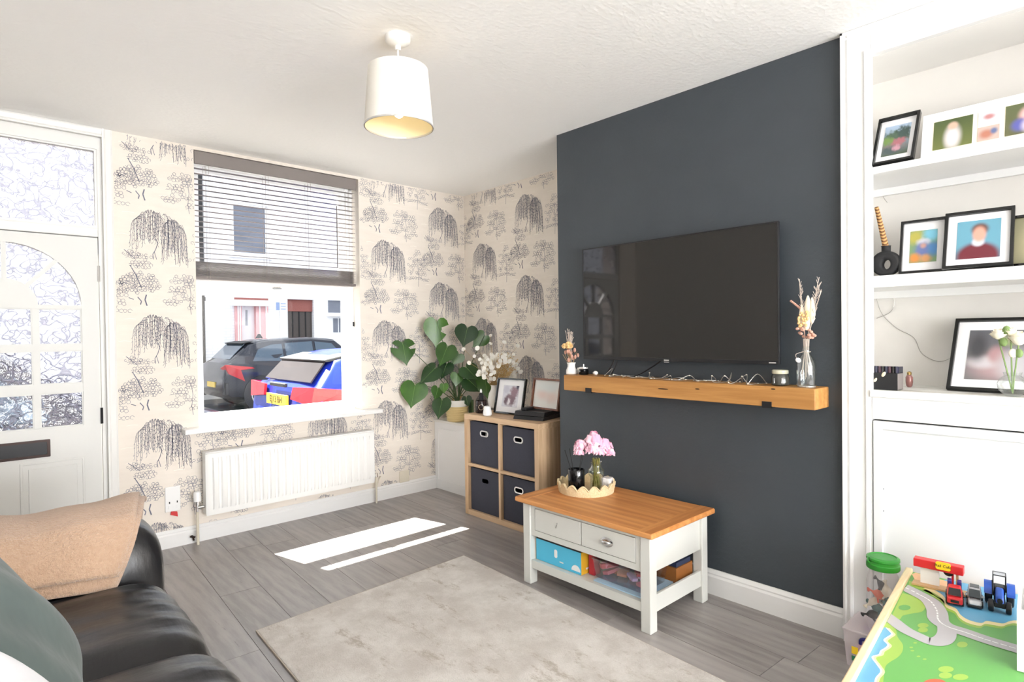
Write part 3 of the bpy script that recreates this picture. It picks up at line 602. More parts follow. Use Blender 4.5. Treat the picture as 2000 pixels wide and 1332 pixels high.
#            x     belt  roof  inset wsc  floor
dk = [(0.0, .72, .76, .80, .86, .42), (.012, .98, 1.02, .80, .93, .30), (.04, 1.02, 1.08, .80, .97, .25), (.13, 1.03, 1.42, .74, 1.0, .22), (.20, 1.02, 1.50, .74, 1.0, .22), (.45, .98, 1.545, .76, 1.0, .21), (.58, .96, 1.50, .76, 1.0, .21), (.70, .94, 1.10, .80, 1.0, .21), (.85, .90, .97, .80, .99, .22), (.96, .80, .84, .8, .93, .24), (1.0, .62, .66, .8, .84, .34)]
DXR = PY(421, 735, 13.6).x
gl_dk = [[(.135, .06), (.17, .70), (.235, .86), (.29, .88), (.29, .06)], [(.305, .05), (.305, .90), (.45, .92), (.45, .04)], [(.465, .04), (.465, .92), (.56, .88), (.645, .1)]]
c1, ls1, sd1 = make_car('parked_car', 'dark grey crossover car parked on the far side of the street', DXR, 13.0, 4.35, 1.82, 1.55, 'car_dark', dk, (.175, .78), .335, None, {'glass': gl_dk})
MB().box(DXR-.02, DXR+.012, 13.62, 14.14, GZ+.50, GZ+.61).build('number_plate', 'plate_yellow', c1)
MB().add([(DXR+.005, 13.3, GZ+.92), (DXR+.02, 13.02, GZ+1.0), (DXR+.55, 12.985, GZ+.93), (DXR+.60, 12.985, GZ+.90), (DXR+.32, 12.985, GZ+.88), (DXR+.40, 12.985, GZ+.64), (DXR+.10, 13.03, GZ+.80)], [(0, 1, 2, 3, 4, 5, 6)]).build('tail_light', 'tail_red', c1, solid=.02)
MB().add([(DXR+.19, 13.3, GZ+1.10), (DXR+.54, 13.36, GZ+1.44), (DXR+.54, 14.5, GZ+1.44), (DXR+.19, 14.5, GZ+1.10)], [(0, 1, 2, 3)]).build('rear_window', 'car_glass', c1, solid=.01)
MB().hexa([(DXR+.48, 13.3, GZ+1.42), (DXR+.62, 13.3, GZ+1.45), (DXR+.62, 14.5, GZ+1.45), (DXR+.48, 14.5, GZ+1.42), (DXR+.46, 13.3, GZ+1.44), (DXR+.7, 13.3, GZ+1.485), (DXR+.7, 14.5, GZ+1.485), (DXR+.46, 14.5, GZ+1.44)]).build('spoiler', 'car_black', c1, bev=.01)
MB().prism([(0, 0), (.16, .0), (.10, .10), (.06, .10)], lambda a, b, q: (DXR+.95+a, q, GZ+1.535+b), 13.88, 13.92).build('roof_fin', 'car_black', c1)
MB().box(DXR+.02, DXR+.1, 13.04, 14.8, GZ+.36, GZ+.62).build('rear_bumper', 'car_black', c1, bev=.02)
MB().box(DXR+.9, DXR+3.2, 12.985, 13.02, GZ+.24, GZ+.34).build('side_skirt', 'car_black', c1)
bl = [(0.0, .66, .70, .82, .88, .40), (.012, 1.0, 1.03, .82, .95, .26), (.035, 1.06, 1.10, .80, .98, .24), (.085, 1.05, 1.33, .76, 1.0, .22), (.16, 1.03, 1.40, .77, 1.0, .21), (.40, .98, 1.44, .79, 1.0, .20), (.55, .95, 1.40, .79, 1.0, .20), (.70, .90, 1.02, .80, 1.0, .2), (.85, .86, .93, .8, .99, .2), (.96, .76, .80, .8, .93, .22), (1.0, .58, .62, .8, .84, .3)]
BXR, BYN = 2.45, 5.45
gl_bl = [[(.10, .12), (.125, .78), (.20, .84), (.22, .10)], [(.235, .08), (.225, .86), (.42, .9), (.42, .06)], [(.435, .06), (.435, .9), (.54, .86), (.66, .1)]]
c2, ls2, sd2 = make_car('parked_car', 'bright blue hatchback parked at the near kerb, showing its red tail light', BXR, BYN, 4.1, 1.76, 1.45, 'car_blue', bl, (.165, .79), .32, None, {'glass': gl_bl}, 8)
yc2 = BYN+.88
plain('car_glass_dark', (58, 52, 50), .06, .3, var=.3, scale=2)
MB().add([(BXR+.10, yc2-.60, GZ+1.10), (BXR+.10, yc2+.60, GZ+1.10), (BXR+.29, yc2+.54, GZ+1.315), (BXR+.29, yc2-.54, GZ+1.315)], [(0, 1, 2, 3)]).build('rear_window', 'car_glass_dark', c2, solid=.015)
MB().hexa([(BXR+.26, yc2-.6, GZ+1.30), (BXR+.42, yc2-.62, GZ+1.32), (BXR+.42, yc2+.62, GZ+1.32), (BXR+.26, yc2+.6, GZ+1.30), (BXR+.25, yc2-.58, GZ+1.325), (BXR+.55, yc2-.60, GZ+1.385), (BXR+.55, yc2+.60, GZ+1.385), (BXR+.25, yc2+.58, GZ+1.325)]).build('spoiler', 'car_black', c2, bev=.012)
for s in (-1, 1):
    MB().add([(BXR-.0, yc2+s*.36, GZ+.93), (BXR+.02, yc2+s*.38, GZ+1.05), (BXR+.035, yc2+s*.84, GZ+1.07), (BXR+.015, yc2+s*.80, GZ+.89), (BXR+.34, yc2+s*.905, GZ+1.03), (BXR+.26, yc2+s*.905, GZ+.90)], [(0, 1, 2, 3), (3, 2, 4, 5)]).build('tail_light', 'tail_red', c2, solid=.03)
npl = MB().box(BXR-.022, BXR+.01, yc2-.26, yc2+.26, GZ+.85, GZ+.96).build('number_plate', 'plate_yellow', c2)
tx_ = text_mesh('plate_lettering', 'EJ13 BH', .1, frame_mtx((BXR-.0235, yc2, GZ+.905), (0, -1, 0), (0, 0, 1)), 'car_black', c2); tx_['kind'] = 'stuff'
MB().box(BXR-.01, BXR+.03, yc2-.2, yc2+.2, GZ+1.04, GZ+1.08).build('tailgate_handle', 'car_black', c2, bev=.01)
MB().tube([(BXR+.13, yc2+.02, GZ+1.10), (BXR+.17, yc2-.38, GZ+1.12)], .012).build('rear_wiper', 'car_black', c2)
MB().tube([(BXR+1.75, yc2, GZ+1.43), (BXR+1.4, yc2, GZ+1.69)], .009).build('aerial', 'car_black', c2)

c3, _, _ = make_car('parked_car', 'dark car standing at the kerb, blurred behind the textured glass of the front door', -2.3, 5.5, 4.3, 1.8, 1.5, 'car_dark', dk, (.175, .78), .33, None, {'glass': gl_dk})
# ------------------------------------------------------------------ venetian blind
plain('blind_taupe', (128, 120, 117), .45, var=.08, scale=8); plain('blind_dark', (112, 104, 101), .5, var=.15, scale=14); plain('blind_cord', (150, 140, 132), .8)
bl_ = thing('venetian_blind', 'taupe wooden venetian blind, half lowered over the window', 'blind', (1.64, 4.07, WZ1))
bx0, bx1 = WX0+.004, WX1-.022
MB().box(bx0, bx1+.006, 4.058, 4.072, WZ1-.085, WZ1-.004).build('valance', 'blind_taupe', bl_, bev=.003)
MB().box(bx0+.004, bx1-.004, 4.073, 4.125, WZ1-.05, WZ1-.005).build('head_rail', 'blind_dark', bl_)
ztop = WZ1-.105; zst = PY(540, 520, 4.08).z
NS = 18; sl_me = None
for k in range(NS):
    z = ztop-(ztop-zst-.02)*k/(NS-1)
    if sl_me is None:
        a = radians(6); mb = MB(); mb.prism([(-.024, -.0015), (0, .0012), (.024, -.0015), (.024, .0012), (0, .004), (-.024, .0012)], lambda p, q, x: (x, p*cos(a)-q*sin(a), p*sin(a)+q*cos(a)), bx0, bx1)
        sl_me = mb.build('slat', 'blind_taupe', base=(0, 0, 0)); o = sl_me
    else: o = sl_me.copy(); COL.objects.link(o)
    o.parent = bl_; o.location = Vector((0, 4.098, z))-Vector((1.64, 4.07, WZ1))
zb_ = PY(540, 550, 4.06).z; ns2 = 14
for k in range(ns2):
    o = sl_me.copy(); COL.objects.link(o); o.parent = bl_; o.rotation_euler = (radians(-6), 0, 0); o.location = Vector((0, 4.098, zst-(zst-zb_-.016)*k/(ns2-1)-.004))-Vector((1.64, 4.07, WZ1))
MB().box(bx0, bx1, 4.073, 4.123, zb_-.006, zb_+.011).build('bottom_rail', 'blind_dark', bl_, bev=.003)
for fx in (.06, .40, .67, .955):
    x = bx0+(bx1-bx0)*fx
    for y in (4.0725, 4.1235): MB().tube([(x, y, ztop+.02), (x, y, zb_)], .0011, 4).tube([(x+.02, y, ztop+.02), (x+.02, y, zb_)], .0008, 4).build('ladder_cord', 'blind_cord', bl_)
wx_ = bx0+(bx1-bx0)*.865
MB().tube([(wx_, 4.068, WZ1-.22), (wx_, 4.068, zst+.02)], .004, 6).build('tilt_wand', 'blind_dark', bl_)

# ------------------------------------------------------------------ radiator
plain('pipe_cream', (214, 206, 188), .4)
ra = thing('radiator', 'white ribbed panel radiator on the wall under the window', 'radiator', (1.7, YW-.05, .15))
r0 = PY(402, 945, YW-.10); RX0, RX1 = PY(403, 945, YW-.10).x, PY(731, 885, YW-.10).x; RZ0, RZ1 = PY(405, 1008, YW-.10).z, PY(402, 884, YW-.10).z
yf = YW-.10
pan = MB(); NR = 22; prof = [(RX0+.004, .0)]
w = (RX1-RX0-.06)/NR
for k in range(NR):
    a = RX0+.03+k*w; prof += [(a+w*.12, .0), (a+w*.26, .011), (a+w*.74, .011), (a+w*.88, .0)]
prof.append((RX1-.004, .0))
zt0, zt1 = RZ0+.045, RZ1-.05
zs_ = [(RZ0, 0), (zt0-.012, 0), (zt0+.02, 1), (zt1-.02, 1), (zt1+.012, 0), (RZ1-.012, 0), (RZ1, -.6)]
vs = []; n = len(prof)
for z, s in zs_:
    for a, b in prof: vs.append((a, yf-(b*max(s, 0))+(.012 if s < 0 else 0), z))
fs = [(j*n+i, j*n+i+1, (j+1)*n+i+1, (j+1)*n+i) for j in range(len(zs_)-1) for i in range(n-1)]
pan.add(vs, fs); pan.build('front_panel', 'radiator_white', ra, smooth=30)
MB().box(RX0, RX1, yf+.003, yf+.006, RZ0, RZ1-.013).box(RX0+.003, RX1-.003, yf+.006, yf+.045, RZ0+.02, RZ1-.016).build('water_panel', 'radiator_white', ra)
tg = MB().box(RX0-.002, RX1+.002, yf-.002, yf+.07, RZ1-.008, RZ1)
tg.build('top_grille', 'radiator_white', ra, bev=.004)
for x0, x1 in ((RX0-.003, RX0), (RX1, RX1+.003)): MB().box(x0, x1, yf+.002, yf+.065, RZ0+.01, RZ1-.006).build('side_panel', 'radiator_white', ra)
for x in (RX0+.2, RX1-.2): MB().box(x, x+.03, yf+.045, YW-.001, RZ0+.06, RZ1-.08).build('bracket', 'radiator_white', ra)
vx = RX0-.045; vy = yf+.03
MB().lathe([(.008, 0), (.008, .05), (.013, .052), (.013, .075)], (vx, vy, RZ0+.02), 12).tube([(vx, vy, RZ0+.055), (RX0+.01, vy, RZ0+.055)], .009, 8).build('valve', 'chrome', ra, smooth=40)
MB().lathe([(.021, .09), (.021, .14), (.018, .148), (.012, .15)], (vx, vy, RZ0+.005), 16).build('thermostatic_head', 'white_plastic', ra, smooth=40)
MB().tube([(vx, vy, .0), (vx, vy, RZ0+.03)], .0085, 8).build('pipe', 'pipe_cream', ra, smooth=60)
vx2 = RX1+.03
MB().tube(smooth_path([(vx2, vy, .005), (vx2, vy, RZ0-.02), (vx2, vy, RZ0+.05)]), .0075, 8).tube([(vx2, vy, RZ0+.045), (RX1-.01, vy, RZ0+.045)], .008, 8).tube(smooth_path([(vx2, vy+.005, RZ0-.06), (vx2+.04, vy+.03, RZ0+.0), (vx2+.07, YW-.012, RZ0+.01)]), .005, 6).build('pipe', 'pipe_cream', ra, smooth=60)
MB().lathe([(.011, 0), (.011, .03)], (vx2, vy, RZ0+.03), 10).build('lockshield_valve', 'chrome', ra)
# outside tap stub on the baseboard
tp = PY(376, 1048, YW-.03); tag(MB().tube([(tp.x, YW-.017, tp.z), (tp.x, YW-.045, tp.z)], .007, 8).tube([(tp.x-.015, YW-.04, tp.z+.006), (tp.x+.012, YW-.04, tp.z-.004)], .006, 6).tube([(tp.x, YW-.042, tp.z), (tp.x+.004, YW-.043, tp.z-.022)], .005, 6).build('pipe_stub', 'bronze'), 'small capped metal pipe stub on the baseboard left of the radiator', 'pipe')
so = thing('wall_socket', 'white double wall socket beside the radiator', 'socket', (PY(338, 975, YW).x, YW, PY(338, 995, YW).z))
a, b = PY(322, 953, YW-.01), PY(353, 996, YW-.01)
MB().box(a.x, b.x, YW-.011, YW, b.z, a.z).build('face_plate', 'white_plastic', so, bev=.004)
for k in range(2): MB().box(a.x+.016+k*.042, a.x+.028+k*.042, YW-.016, YW-.01, b.z+.018, b.z+.04).build('switch', 'white_plastic', so)
for k in range(2): MB().box(a.x+.02+k*.042, a.x+.026+k*.042, YW-.0125, YW-.01, b.z+.05, b.z+.062).build('pin_hole', 'black_matte', so)
plain('red_tag', (200, 52, 52), .6)
rt = PY(340, 1003, YW-.01); tag(MB().hexa([(rt.x-.018, YW-.012, rt.z-.005), (rt.x+.02, YW-.012, rt.z-.022), (rt.x+.02, YW-.001, rt.z-.022), (rt.x-.018, YW-.001, rt.z-.005), (rt.x-.015, YW-.012, rt.z+.016), (rt.x+.018, YW-.012, rt.z+.008), (rt.x+.018, YW-.001, rt.z+.008), (rt.x-.015, YW-.001, rt.z+.016)]).build('wall_tag', 'red_tag'), 'small red plastic tag on the wallpaper under the double socket', 'tag')
s2 = PY(789, 930, YW); o = MB().box(s2.x-.045, s2.x+.045, YW-.012, YW, s2.z-.045, s2.z+.045).build('wall_socket', 'cream_plastic', bev=.004); tag(o, 'small cream blank plate on the wallpaper right of the radiator', 'socket')

# ------------------------------------------------------------------ pendant lamp
PC = (1.297, 2.052)
t = NT('shade_fabric'); v = t.coords((1, 1, 1)); col = t.mix(t.noise(v, 60, 3), S(250, 249, 243), S(253, 252, 248))
di = t.n('BsdfDiffuse'); t.set(di.inputs[0], col); tl_ = t.n('BsdfTranslucent'); tl_.inputs[0].default_value = (*S(250, 236, 200), 1)
mx = t.n('MixShader'); mx.inputs[0].default_value = .2; t.t.links.new(di.outputs[0], mx.inputs[1]); t.t.links.new(tl_.outputs[0], mx.inputs[2]); t.t.links.new(mx.outputs[0], t.out.inputs[0]); M['shade_fabric'] = t.m
plain('shade_lining', (240, 226, 186), .7, var=.03)
pl = thing('pendant_lamp', 'cream drum-shaped fabric lampshade hanging from the ceiling on a thin flex', 'lamp', (*PC, CEIL-.4))
MB().lathe([(.05, 0), (.05, -.018), (.046, -.024), (.030, -.034), (.012, -.038), (.012, -.055)], (*PC, CEIL), 28, cap0=True).build('ceiling_rose', 'white_plastic', pl, smooth=40)
MB().tube([(*PC, CEIL-.05), (*PC, CEIL-.22)], .0035, 8).build('flex', 'white_plastic', pl)
sh = MB().lathe([(.136, -.358), (.118, -.130)], (*PC, CEIL), 48, cap0=False, cap1=False).build('lamp_shade', 'shade_fabric', pl, smooth=60)
MB().lathe([(.1345, -.357), (.1165, -.131)], (*PC, CEIL), 48, cap0=False, cap1=False).build('lining', 'shade_lining', sh, smooth=60)
MB().lathe([(.1365, -.362), (.1365, -.355), (.1335, -.355), (.1335, -.362)], (*PC, CEIL), 48, cap0=False, cap1=False).build('rim', 'silver_trim', pl)
sp = MB()
for k in range(3): a = 2*pi*k/3; sp.tube([(PC[0]+.02*cos(a), PC[1]+.02*sin(a), CEIL-.20), (PC[0]+.1165*cos(a), PC[1]+.1165*sin(a), CEIL-.14)], .002, 5)
sp.build('spider', 'white_plastic', pl)
MB().lathe([(.018, -.19), (.02, -.23), (.02, -.25), (.015, -.255)], (*PC, CEIL), 14).build('bulb_holder', 'white_plastic', pl, smooth=40)
t = NT('bulb_glass'); em = t.n('Emission'); em.inputs[0].default_value = (1, .86, .66, 1); em.inputs[1].default_value = 6; t.t.links.new(em.outputs[0], t.out.inputs[0]); M['bulb_glass'] = t.m
MB().ball((*PC, CEIL-.292), .024, 14, 10, (1, 1, 1.3)).build('bulb', 'bulb_glass', pl, smooth=180)
# ------------------------------------------------------------------ corner cupboard, cube unit and storage boxes
o = MB().box(2.86, XR-.001, 3.36, YW-.001, 0, .553)
cb = thing('meter_cupboard', 'low white boxed-in cupboard in the corner under the potted plant', 'cupboard', (3.0, 3.7, 0))
o.build('carcass', 'white_upvc', cb, bev=.003); MB().box(2.845, XR-.001, 3.35, YW-.001, .553, .572).build('top_board', 'wall_white', cb, bev=.003)
MB().ring([(3.40, .06), (4.02, .06), (4.02, .50), (3.40, .50)], [(3.42, .08), (4.0, .08), (4.0, .48), (3.42, .48)], lambda a, b, q: (q, a, b), 2.856, 2.861).build('panel_moulding', 'white_upvc', cb)
wood('oak_light', (184, 152, 118), (212, 182, 148), 'Z', 12, .06, .5); wood('oak_light_y', (184, 152, 118), (212, 182, 148), 'Y', 12, .06, .5)
UX0, UX1, UY0, UY1, UH = 2.60, 2.985, 2.585, 3.322, .708
un = thing('cube_shelf_unit', 'light oak cube shelf unit of four compartments beside the chimney breast', 'shelf', ((UX0+UX1)/2, (UY0+UY1)/2, 0))
T = .036; ym = (UY0+UY1)/2; zm = UH/2
for y0, y1 in ((UY0, UY0+T), (UY1-T, UY1)): MB().box(UX0, UX1, y0, y1, 0, UH-T).build('side_panel', 'oak_light', un, bev=.0012)
MB().box(UX0, UX1, UY0, UY1, UH-T, UH).build('top_panel', 'oak_light_y', un, bev=.0012); MB().box(UX0, UX1, UY0+T, UY1-T, 0, T).build('bottom_panel', 'oak_light_y', un, bev=.0012)
MB().box(UX0+.001, UX1, ym-.009, ym+.009, T, UH-T).build('divider', 'oak_light', un); MB().box(UX0+.002, UX1, UY0+T, ym-.009, zm-.009, zm+.009).box(UX0+.002, UX1, ym+.009, UY1-T, zm-.009, zm+.009).build('middle_shelf', 'oak_light_y', un)
MB().box(UX1-.004, UX1, UY0+T, UY1-T, T, UH-T).build('back_panel', 'white_paint', un)
plain('box_fabric', (58, 60, 72), .9, var=.12, scale=80, bstr=.2, bscale=300); plain('box_hole', (14, 14, 18), .9)
cells = [(ym+.009, UY1-T, zm+.009, UH-T, 'charcoal fabric storage box in the upper left cube, papers showing in its ringed handle', 1), (UY0+T, ym-.009, zm+.009, UH-T, 'charcoal fabric storage box in the upper right cube, with a silver-ringed handle', 1),
         (ym+.009, UY1-T, T, zm-.009, 'charcoal fabric storage box in the lower left cube, its handle hole without a ring', 0), (UY0+T, ym-.009, T, zm-.009, 'charcoal fabric storage box in the lower right cube, with a silver-ringed handle', 1)]
for k, (y0, y1, z0, z1, lab, rg) in enumerate(cells):
    a, b = y0+.006, y1-.006; c, e = z0+.0005, z1-.014; yc_ = (a+b)/2+.004; zc_ = e-.075
    bx = thing('storage_box', lab, 'storage box', (2.75, yc_, z0), 'fabric boxes in the cube shelf unit')
    hole = rrect(yc_-.036, yc_+.036, zc_-.015, zc_+.015, .014, 5); n = len(hole)
    # front panel with an oval hole
    m = MB(); big = []
    for (p, q) in hole:
        dx_, dz_ = p-yc_, q-zc_; s = min(((b-yc_) if dx_ > 0 else (yc_-a))/max(abs(dx_), 1e-6), ((e-zc_) if dz_ > 0 else (zc_-c))/max(abs(dz_), 1e-6)); big.append((yc_+dx_*s, zc_+dz_*s))
    for cc in ((a, c), (b, c), (b, e), (a, e)):
        i = min(range(n), key=lambda i: (big[i][0]-cc[0])**2+(big[i][1]-cc[1])**2); big[i] = cc
    X0 = UX0+.022
    m.ring(big, hole, lambda p, q, x: (x, p, q), X0, X0+.006); m.build('front_panel', 'box_fabric', bx)
    MB().box(X0+.006, UX1-.012, a, a+.005, c, e).box(X0+.006, UX1-.012, b-.005, b, c, e).box(UX1-.016, UX1-.012, a+.005, b-.005, c, e).box(X0+.006, UX1-.012, a+.005, b-.005, c, c+.005).build('body', 'box_fabric', bx)
    if rg: MB().ring(rrect(yc_-.043, yc_+.043, zc_-.021, zc_+.021, .02, 6), rrect(yc_-.034, yc_+.034, zc_-.013, zc_+.013, .0125, 6), lambda p, q, x: (x, p, q), X0-.005, X0).build('handle_ring', 'silver_trim', bx, bev=.0015)
    if k == 0: MB().box(X0+.03, X0+.034, yc_-.028, yc_+.025, c+.01, zc_+.006).build('papers', 'white_plastic', bx)

# ------------------------------------------------------------------ picture frames
def quad_uv(name, pts, mat, parent):
    b = Vector(parent['_base']); me = bpy.data.meshes.new(name); me.from_pydata([tuple(Vector(p)-b) for p in pts], [], [(0, 1, 2, 3)])
    uv = me.uv_layers.new(name='UVMap'); 
    for i, c in enumerate(((0, 0), (1, 0), (1, 1), (0, 1))): uv.data[i].uv = c
    me.materials.append(mat if not isinstance(mat, str) else M[mat]); o = bpy.data.objects.new(name, me); COL.objects.link(o); o.parent = parent; o['_base'] = parent['_base']; return o
def blobs(name, base, items, noise=.0):
    """soft photographic print: coloured patches (u, v, ru, rv, colour, softness)"""
    t = NT(name); tc = t.n('TexCoord'); uv = tc.outputs['UV']; col = S(*base) if len(base) == 3 else None
    sep = t.n('SeparateXYZ'); t.t.links.new(uv, sep.inputs[0]); u, v = sep.outputs[0], sep.outputs[1]
    nz = t.n('TexNoise'); t.t.links.new(uv, nz.inputs['Vector']); nz.inputs['Scale'].default_value = 7
    if len(base) == 2: col = t.mix(v, S(*base[0]), S(*base[1]))
    for (a, b, ra_, rb_, c, so_) in items:
        dx_ = t.math('DIVIDE', t.math('SUBTRACT', u, a), ra_); dy_ = t.math('DIVIDE', t.math('SUBTRACT', v, b), rb_)
        dd = t.math('SQRT', t.math('ADD', t.math('MULTIPLY', dx_, dx_), t.math('MULTIPLY', dy_, dy_)))
        if noise: dd = t.math('ADD', dd, t.math('MULTIPLY', t.math('SUBTRACT', nz.outputs[0], .5), noise))
        col = t.mix(t.ramp(dd, 1+so_, 1-so_), col, S(*c))
    return t.bsdf(col, .45)
def picture(label, bl, br, tl_px, lean, mat, fw, mat_w, frame='black_gloss', th=.02, name='picture_frame', group=None, easel=True, windows=None, mount='mount_white'):
    """frame standing on two base points, leaning back; its height comes from the pixel of its top left corner"""
    bl = Vector(bl); br = Vector(br); ux = (br-bl); Wd = ux.length; ux.normalize(); nb = Vector((0, 0, 1)).cross(ux).normalized()   # away from the viewer
    if nb.dot(bl-CAMPOS) < 0: nb = -nb
    up = Vector((0, 0, cos(radians(lean))))+nb*sin(radians(lean)); lo, hi = .02, 1.2
    for _ in range(40):
        h = (lo+hi)/2
        if PROJ(bl+up*h)[1] > tl_px: lo = h
        else: hi = h
    nf = -ux.cross(up); nf = nf if nf.dot(bl-CAMPOS) < 0 else -nf     # towards the viewer
    f = lambda a, b, q: bl+ux*a+up*b+nf*q
    base = (bl+br)/2; tg_ = thing(name, label, 'picture frame', tuple(base), group)
    MB().ring([(0, 0), (Wd, 0), (Wd, h), (0, h)], [(fw, fw), (Wd-fw, fw), (Wd-fw, h-fw), (fw, h-fw)], f, 0, th).build('frame', frame, tg_, bev=.0015)
    MB().prism([(fw*.5, fw*.5), (Wd-fw*.5, fw*.5), (Wd-fw*.5, h-fw*.5), (fw*.5, h-fw*.5)], f, .001, .004).build('backing', 'black_matte', tg_)
    quad_uv('mount', [f(fw, fw, .007), f(Wd-fw, fw, .007), f(Wd-fw, h-fw, .007), f(fw, h-fw, .007)], mount, tg_)
    for (mm, u0, v0, u1, v1) in (windows or [(mat, mat_w[0], mat_w[1], 1-mat_w[0], 1-mat_w[1])]):
        iw, ih = Wd-2*fw, h-2*fw
        quad_uv('photo', [f(fw+iw*u0, fw+ih*v0, .0085), f(fw+iw*u1, fw+ih*v0, .0085), f(fw+iw*u1, fw+ih*v1, .0085), f(fw+iw*u0, fw+ih*v1, .0085)], mm, tg_)
    if easel:
        p0 = f(Wd/2, h*.55, 0); p1 = Vector((p0.x, p0.y, base.z))+nb*(.02+h*.1); w_ = ux*.02
        MB().add([p0-w_, p0+w_, p1+w_, p1-w_], [(0, 1, 2, 3)]).build('easel_back', 'black_matte', tg_, solid=.003)
    return tg_
plain('mount_white', (238, 238, 240), .7, var=.01); plain('mount_cream', (236, 229, 208), .7, var=.01)
wood('walnut', (92, 52, 34), (134, 82, 54), 'Z', 20, .1, .4)
UT = UH+.0005
m1 = blobs('print_hands', (206, 206, 214), [(.55, .35, .3, .3, (122, 98, 108), .4), (.72, .72, .25, .22, (140, 112, 122), .4), (.4, .25, .12, .14, (226, 222, 226), .4), (.25, .3, .12, .2, (96, 74, 84), .5), (.9, .95, .1, .1, (70, 66, 80), .4), (.2, .8, .2, .2, (186, 186, 198), .5)], 1.4)
picture('black picture frame with a white mount leaning among the ornaments on the cube shelf unit', PZ(967, 806, UT), PZ(1022, 812, UT), 738, 12, m1, .011, (.2, .17))
m2 = blobs('print_pale', (226, 224, 218), [(.35, .5, .22, .2, (224, 202, 194), .8), (.72, .38, .2, .2, (226, 206, 198), .8), (.5, .8, .5, .2, (218, 222, 220), .7)])
CZ = UT+.056
a, b = PZ(1039, 797, CZ), PZ(1093, 804, CZ)
picture('brown wooden picture frame with a pale blurred print standing on the black console', a, b, 738, 10, m2, .013, (.02, .02), 'walnut')
# games console under it
cs = thing('games_console', 'black slanted games console lying on the cube shelf unit', 'console', (2.78, 2.7, UT))
c0, c1_, = PZ(1002, 818, UT), PZ(1060, 823, UT)
xf = Matrix.Translation((c0.x, c0.y, UT)) @ Matrix.Rotation(atan2(c1_.y-c0.y, c1_.x-c0.x), 4, 'Z'); Lc = (c1_-c0).length; Dc = .27
for z0, z1, nm in ((0, .022, 'lower_deck'), (.026, .052, 'upper_deck')):
    s0, s1 = (.0, .012) if nm == 'lower_deck' else (.014, .026)
    MB(xf).hexa([(0, s0, z0), (Lc, s0, z0), (Lc, Dc, z0), (0, Dc, z0), (0, s1, z1), (Lc, s1, z1), (Lc, Dc+.015, z1), (0, Dc+.015, z1)]).build(nm, 'black_plastic', cs, bev=.002)
MB(xf).box(.004, Lc-.004, .016, Dc-.01, .0215, .0265).build('seam', 'black_gloss', cs)
st = PZ(1000, 800, CZ+.0)
q = xf @ Vector((Lc*.25, .10, .053)); tag(MB(Matrix.Translation(q) @ Matrix.Rotation(.2, 4, 'Z')).box(-.06, .06, -.02, .02, 0, .018).build('small_remote', 'black_plastic', bev=.005), 'small black remote lying on the black games console', 'remote')
# ornaments on the unit
k0 = PZ(940, 806, UT); kx = thing('candle_jar', 'dark brown jar candle with a round cream label on the cube shelf unit', 'candle', tuple(k0))
plain('brown_glass', (44, 32, 30), .15, var=.2); plain('label_cream', (222, 206, 178), .6)
MB().lathe([(.038, 0), (.041, .004), (.041, .085), (.039, .088), (.036, .088), (.036, .07)], k0, 24, cap1=True).build('jar', 'brown_glass', kx, smooth=40)
dr_ = Vector((-k0.x, -k0.y, 0)).normalized(); tn = Vector((-dr_.y, dr_.x, 0))
MB().add([k0+dr_*(.0415*cos(a2))+tn*(.0415*sin(a2))+Vector((0, 0, .043+.02*cos(g)*rr)) for rr in (1,) for g, a2 in [(2*pi*i/14, .5*sin(2*pi*i/14)) for i in range(14)]], [tuple(range(14))]).build('label', 'label_cream', kx)
kd = PZ(944, 778, UT); dgk = MB().lathe([(.016, 0), (.018, .01), (.013, .03), (.015, .045), (.006, .055)], k0+Vector((.0, 0, .0885)), 12).build('figurine_base', 'black_matte', kx, smooth=50); dgk.name = 'stopper'
MB().lathe([(.004, .05), (.008, .06), (.006, .075), (.001, .082)], k0+Vector((.0, 0, .0885)), 10).build('stopper_tip', 'white_plastic', kx, smooth=60)
k1 = PZ(952, 812, UT); o = MB().lathe([(.024, 0), (.030, .006), (.031, .02), (.024, .055), (.0225, .064), (.019, .066), (.019, .05)], k1, 24).build('tealight_holder', 'white_plastic', smooth=50); tag(o, 'small white tapered tealight holder in front of the brown jar candle', 'candle holder')
# vase with honesty seed heads
plain('ceramic_white', (240, 238, 234), .35, var=.02); plain('dry_stem', (190, 160, 110), .8, var=.1); plain('seed_white', (246, 244, 236), .6, var=.03); plain('seed_tan', (214, 182, 128), .8, var=.12)
k2 = Vector((2.86, 3.13, UT)); k2 = PZ(966, 796, UT); hv = thing('flower_vase', 'white vase of dried honesty seed heads and tan sprigs on the cube shelf unit', 'vase', tuple(k2))
MB().lathe([(.03, 0), (.045, .01), (.052, .06), (.042, .11), (.026, .14), (.024, .16), (.03, .172), (.026, .172), (.02, .158)], k2, 28).build('vase', 'ceramic_white', hv, smooth=60)
hr = random.Random(5); mst = MB(); mtan = MB(); top = k2+Vector((0, 0, .165))
rvec = _r.copy(); rvec.z = 0; rvec.normalize(); fvec = Vector((_f.x, _f.y, 0)).normalized()
heads = []
for (px_, py_) in [(905, 682), (932, 680), (916, 709), (926, 696), (937, 702), (946, 695), (947, 736), (956, 744), (968, 741), (958, 655), (958, 671), (1011, 675), (1003, 692), (985, 668)]:
    heads.append(CAMPOS+ray(px_, py_)*((top-CAMPOS).dot(_f))+fvec*hr.uniform(-.05, .04))
for i in range(120):
    a2 = hr.uniform(-1.25, 1.25); rad_ = .25*hr.random()**.5; heads.append(top+rvec*(.035+rad_*sin(a2)*.72)+Vector((0, 0, .02+rad_*cos(a2)*.92))+fvec*hr.uniform(-.07, .05))
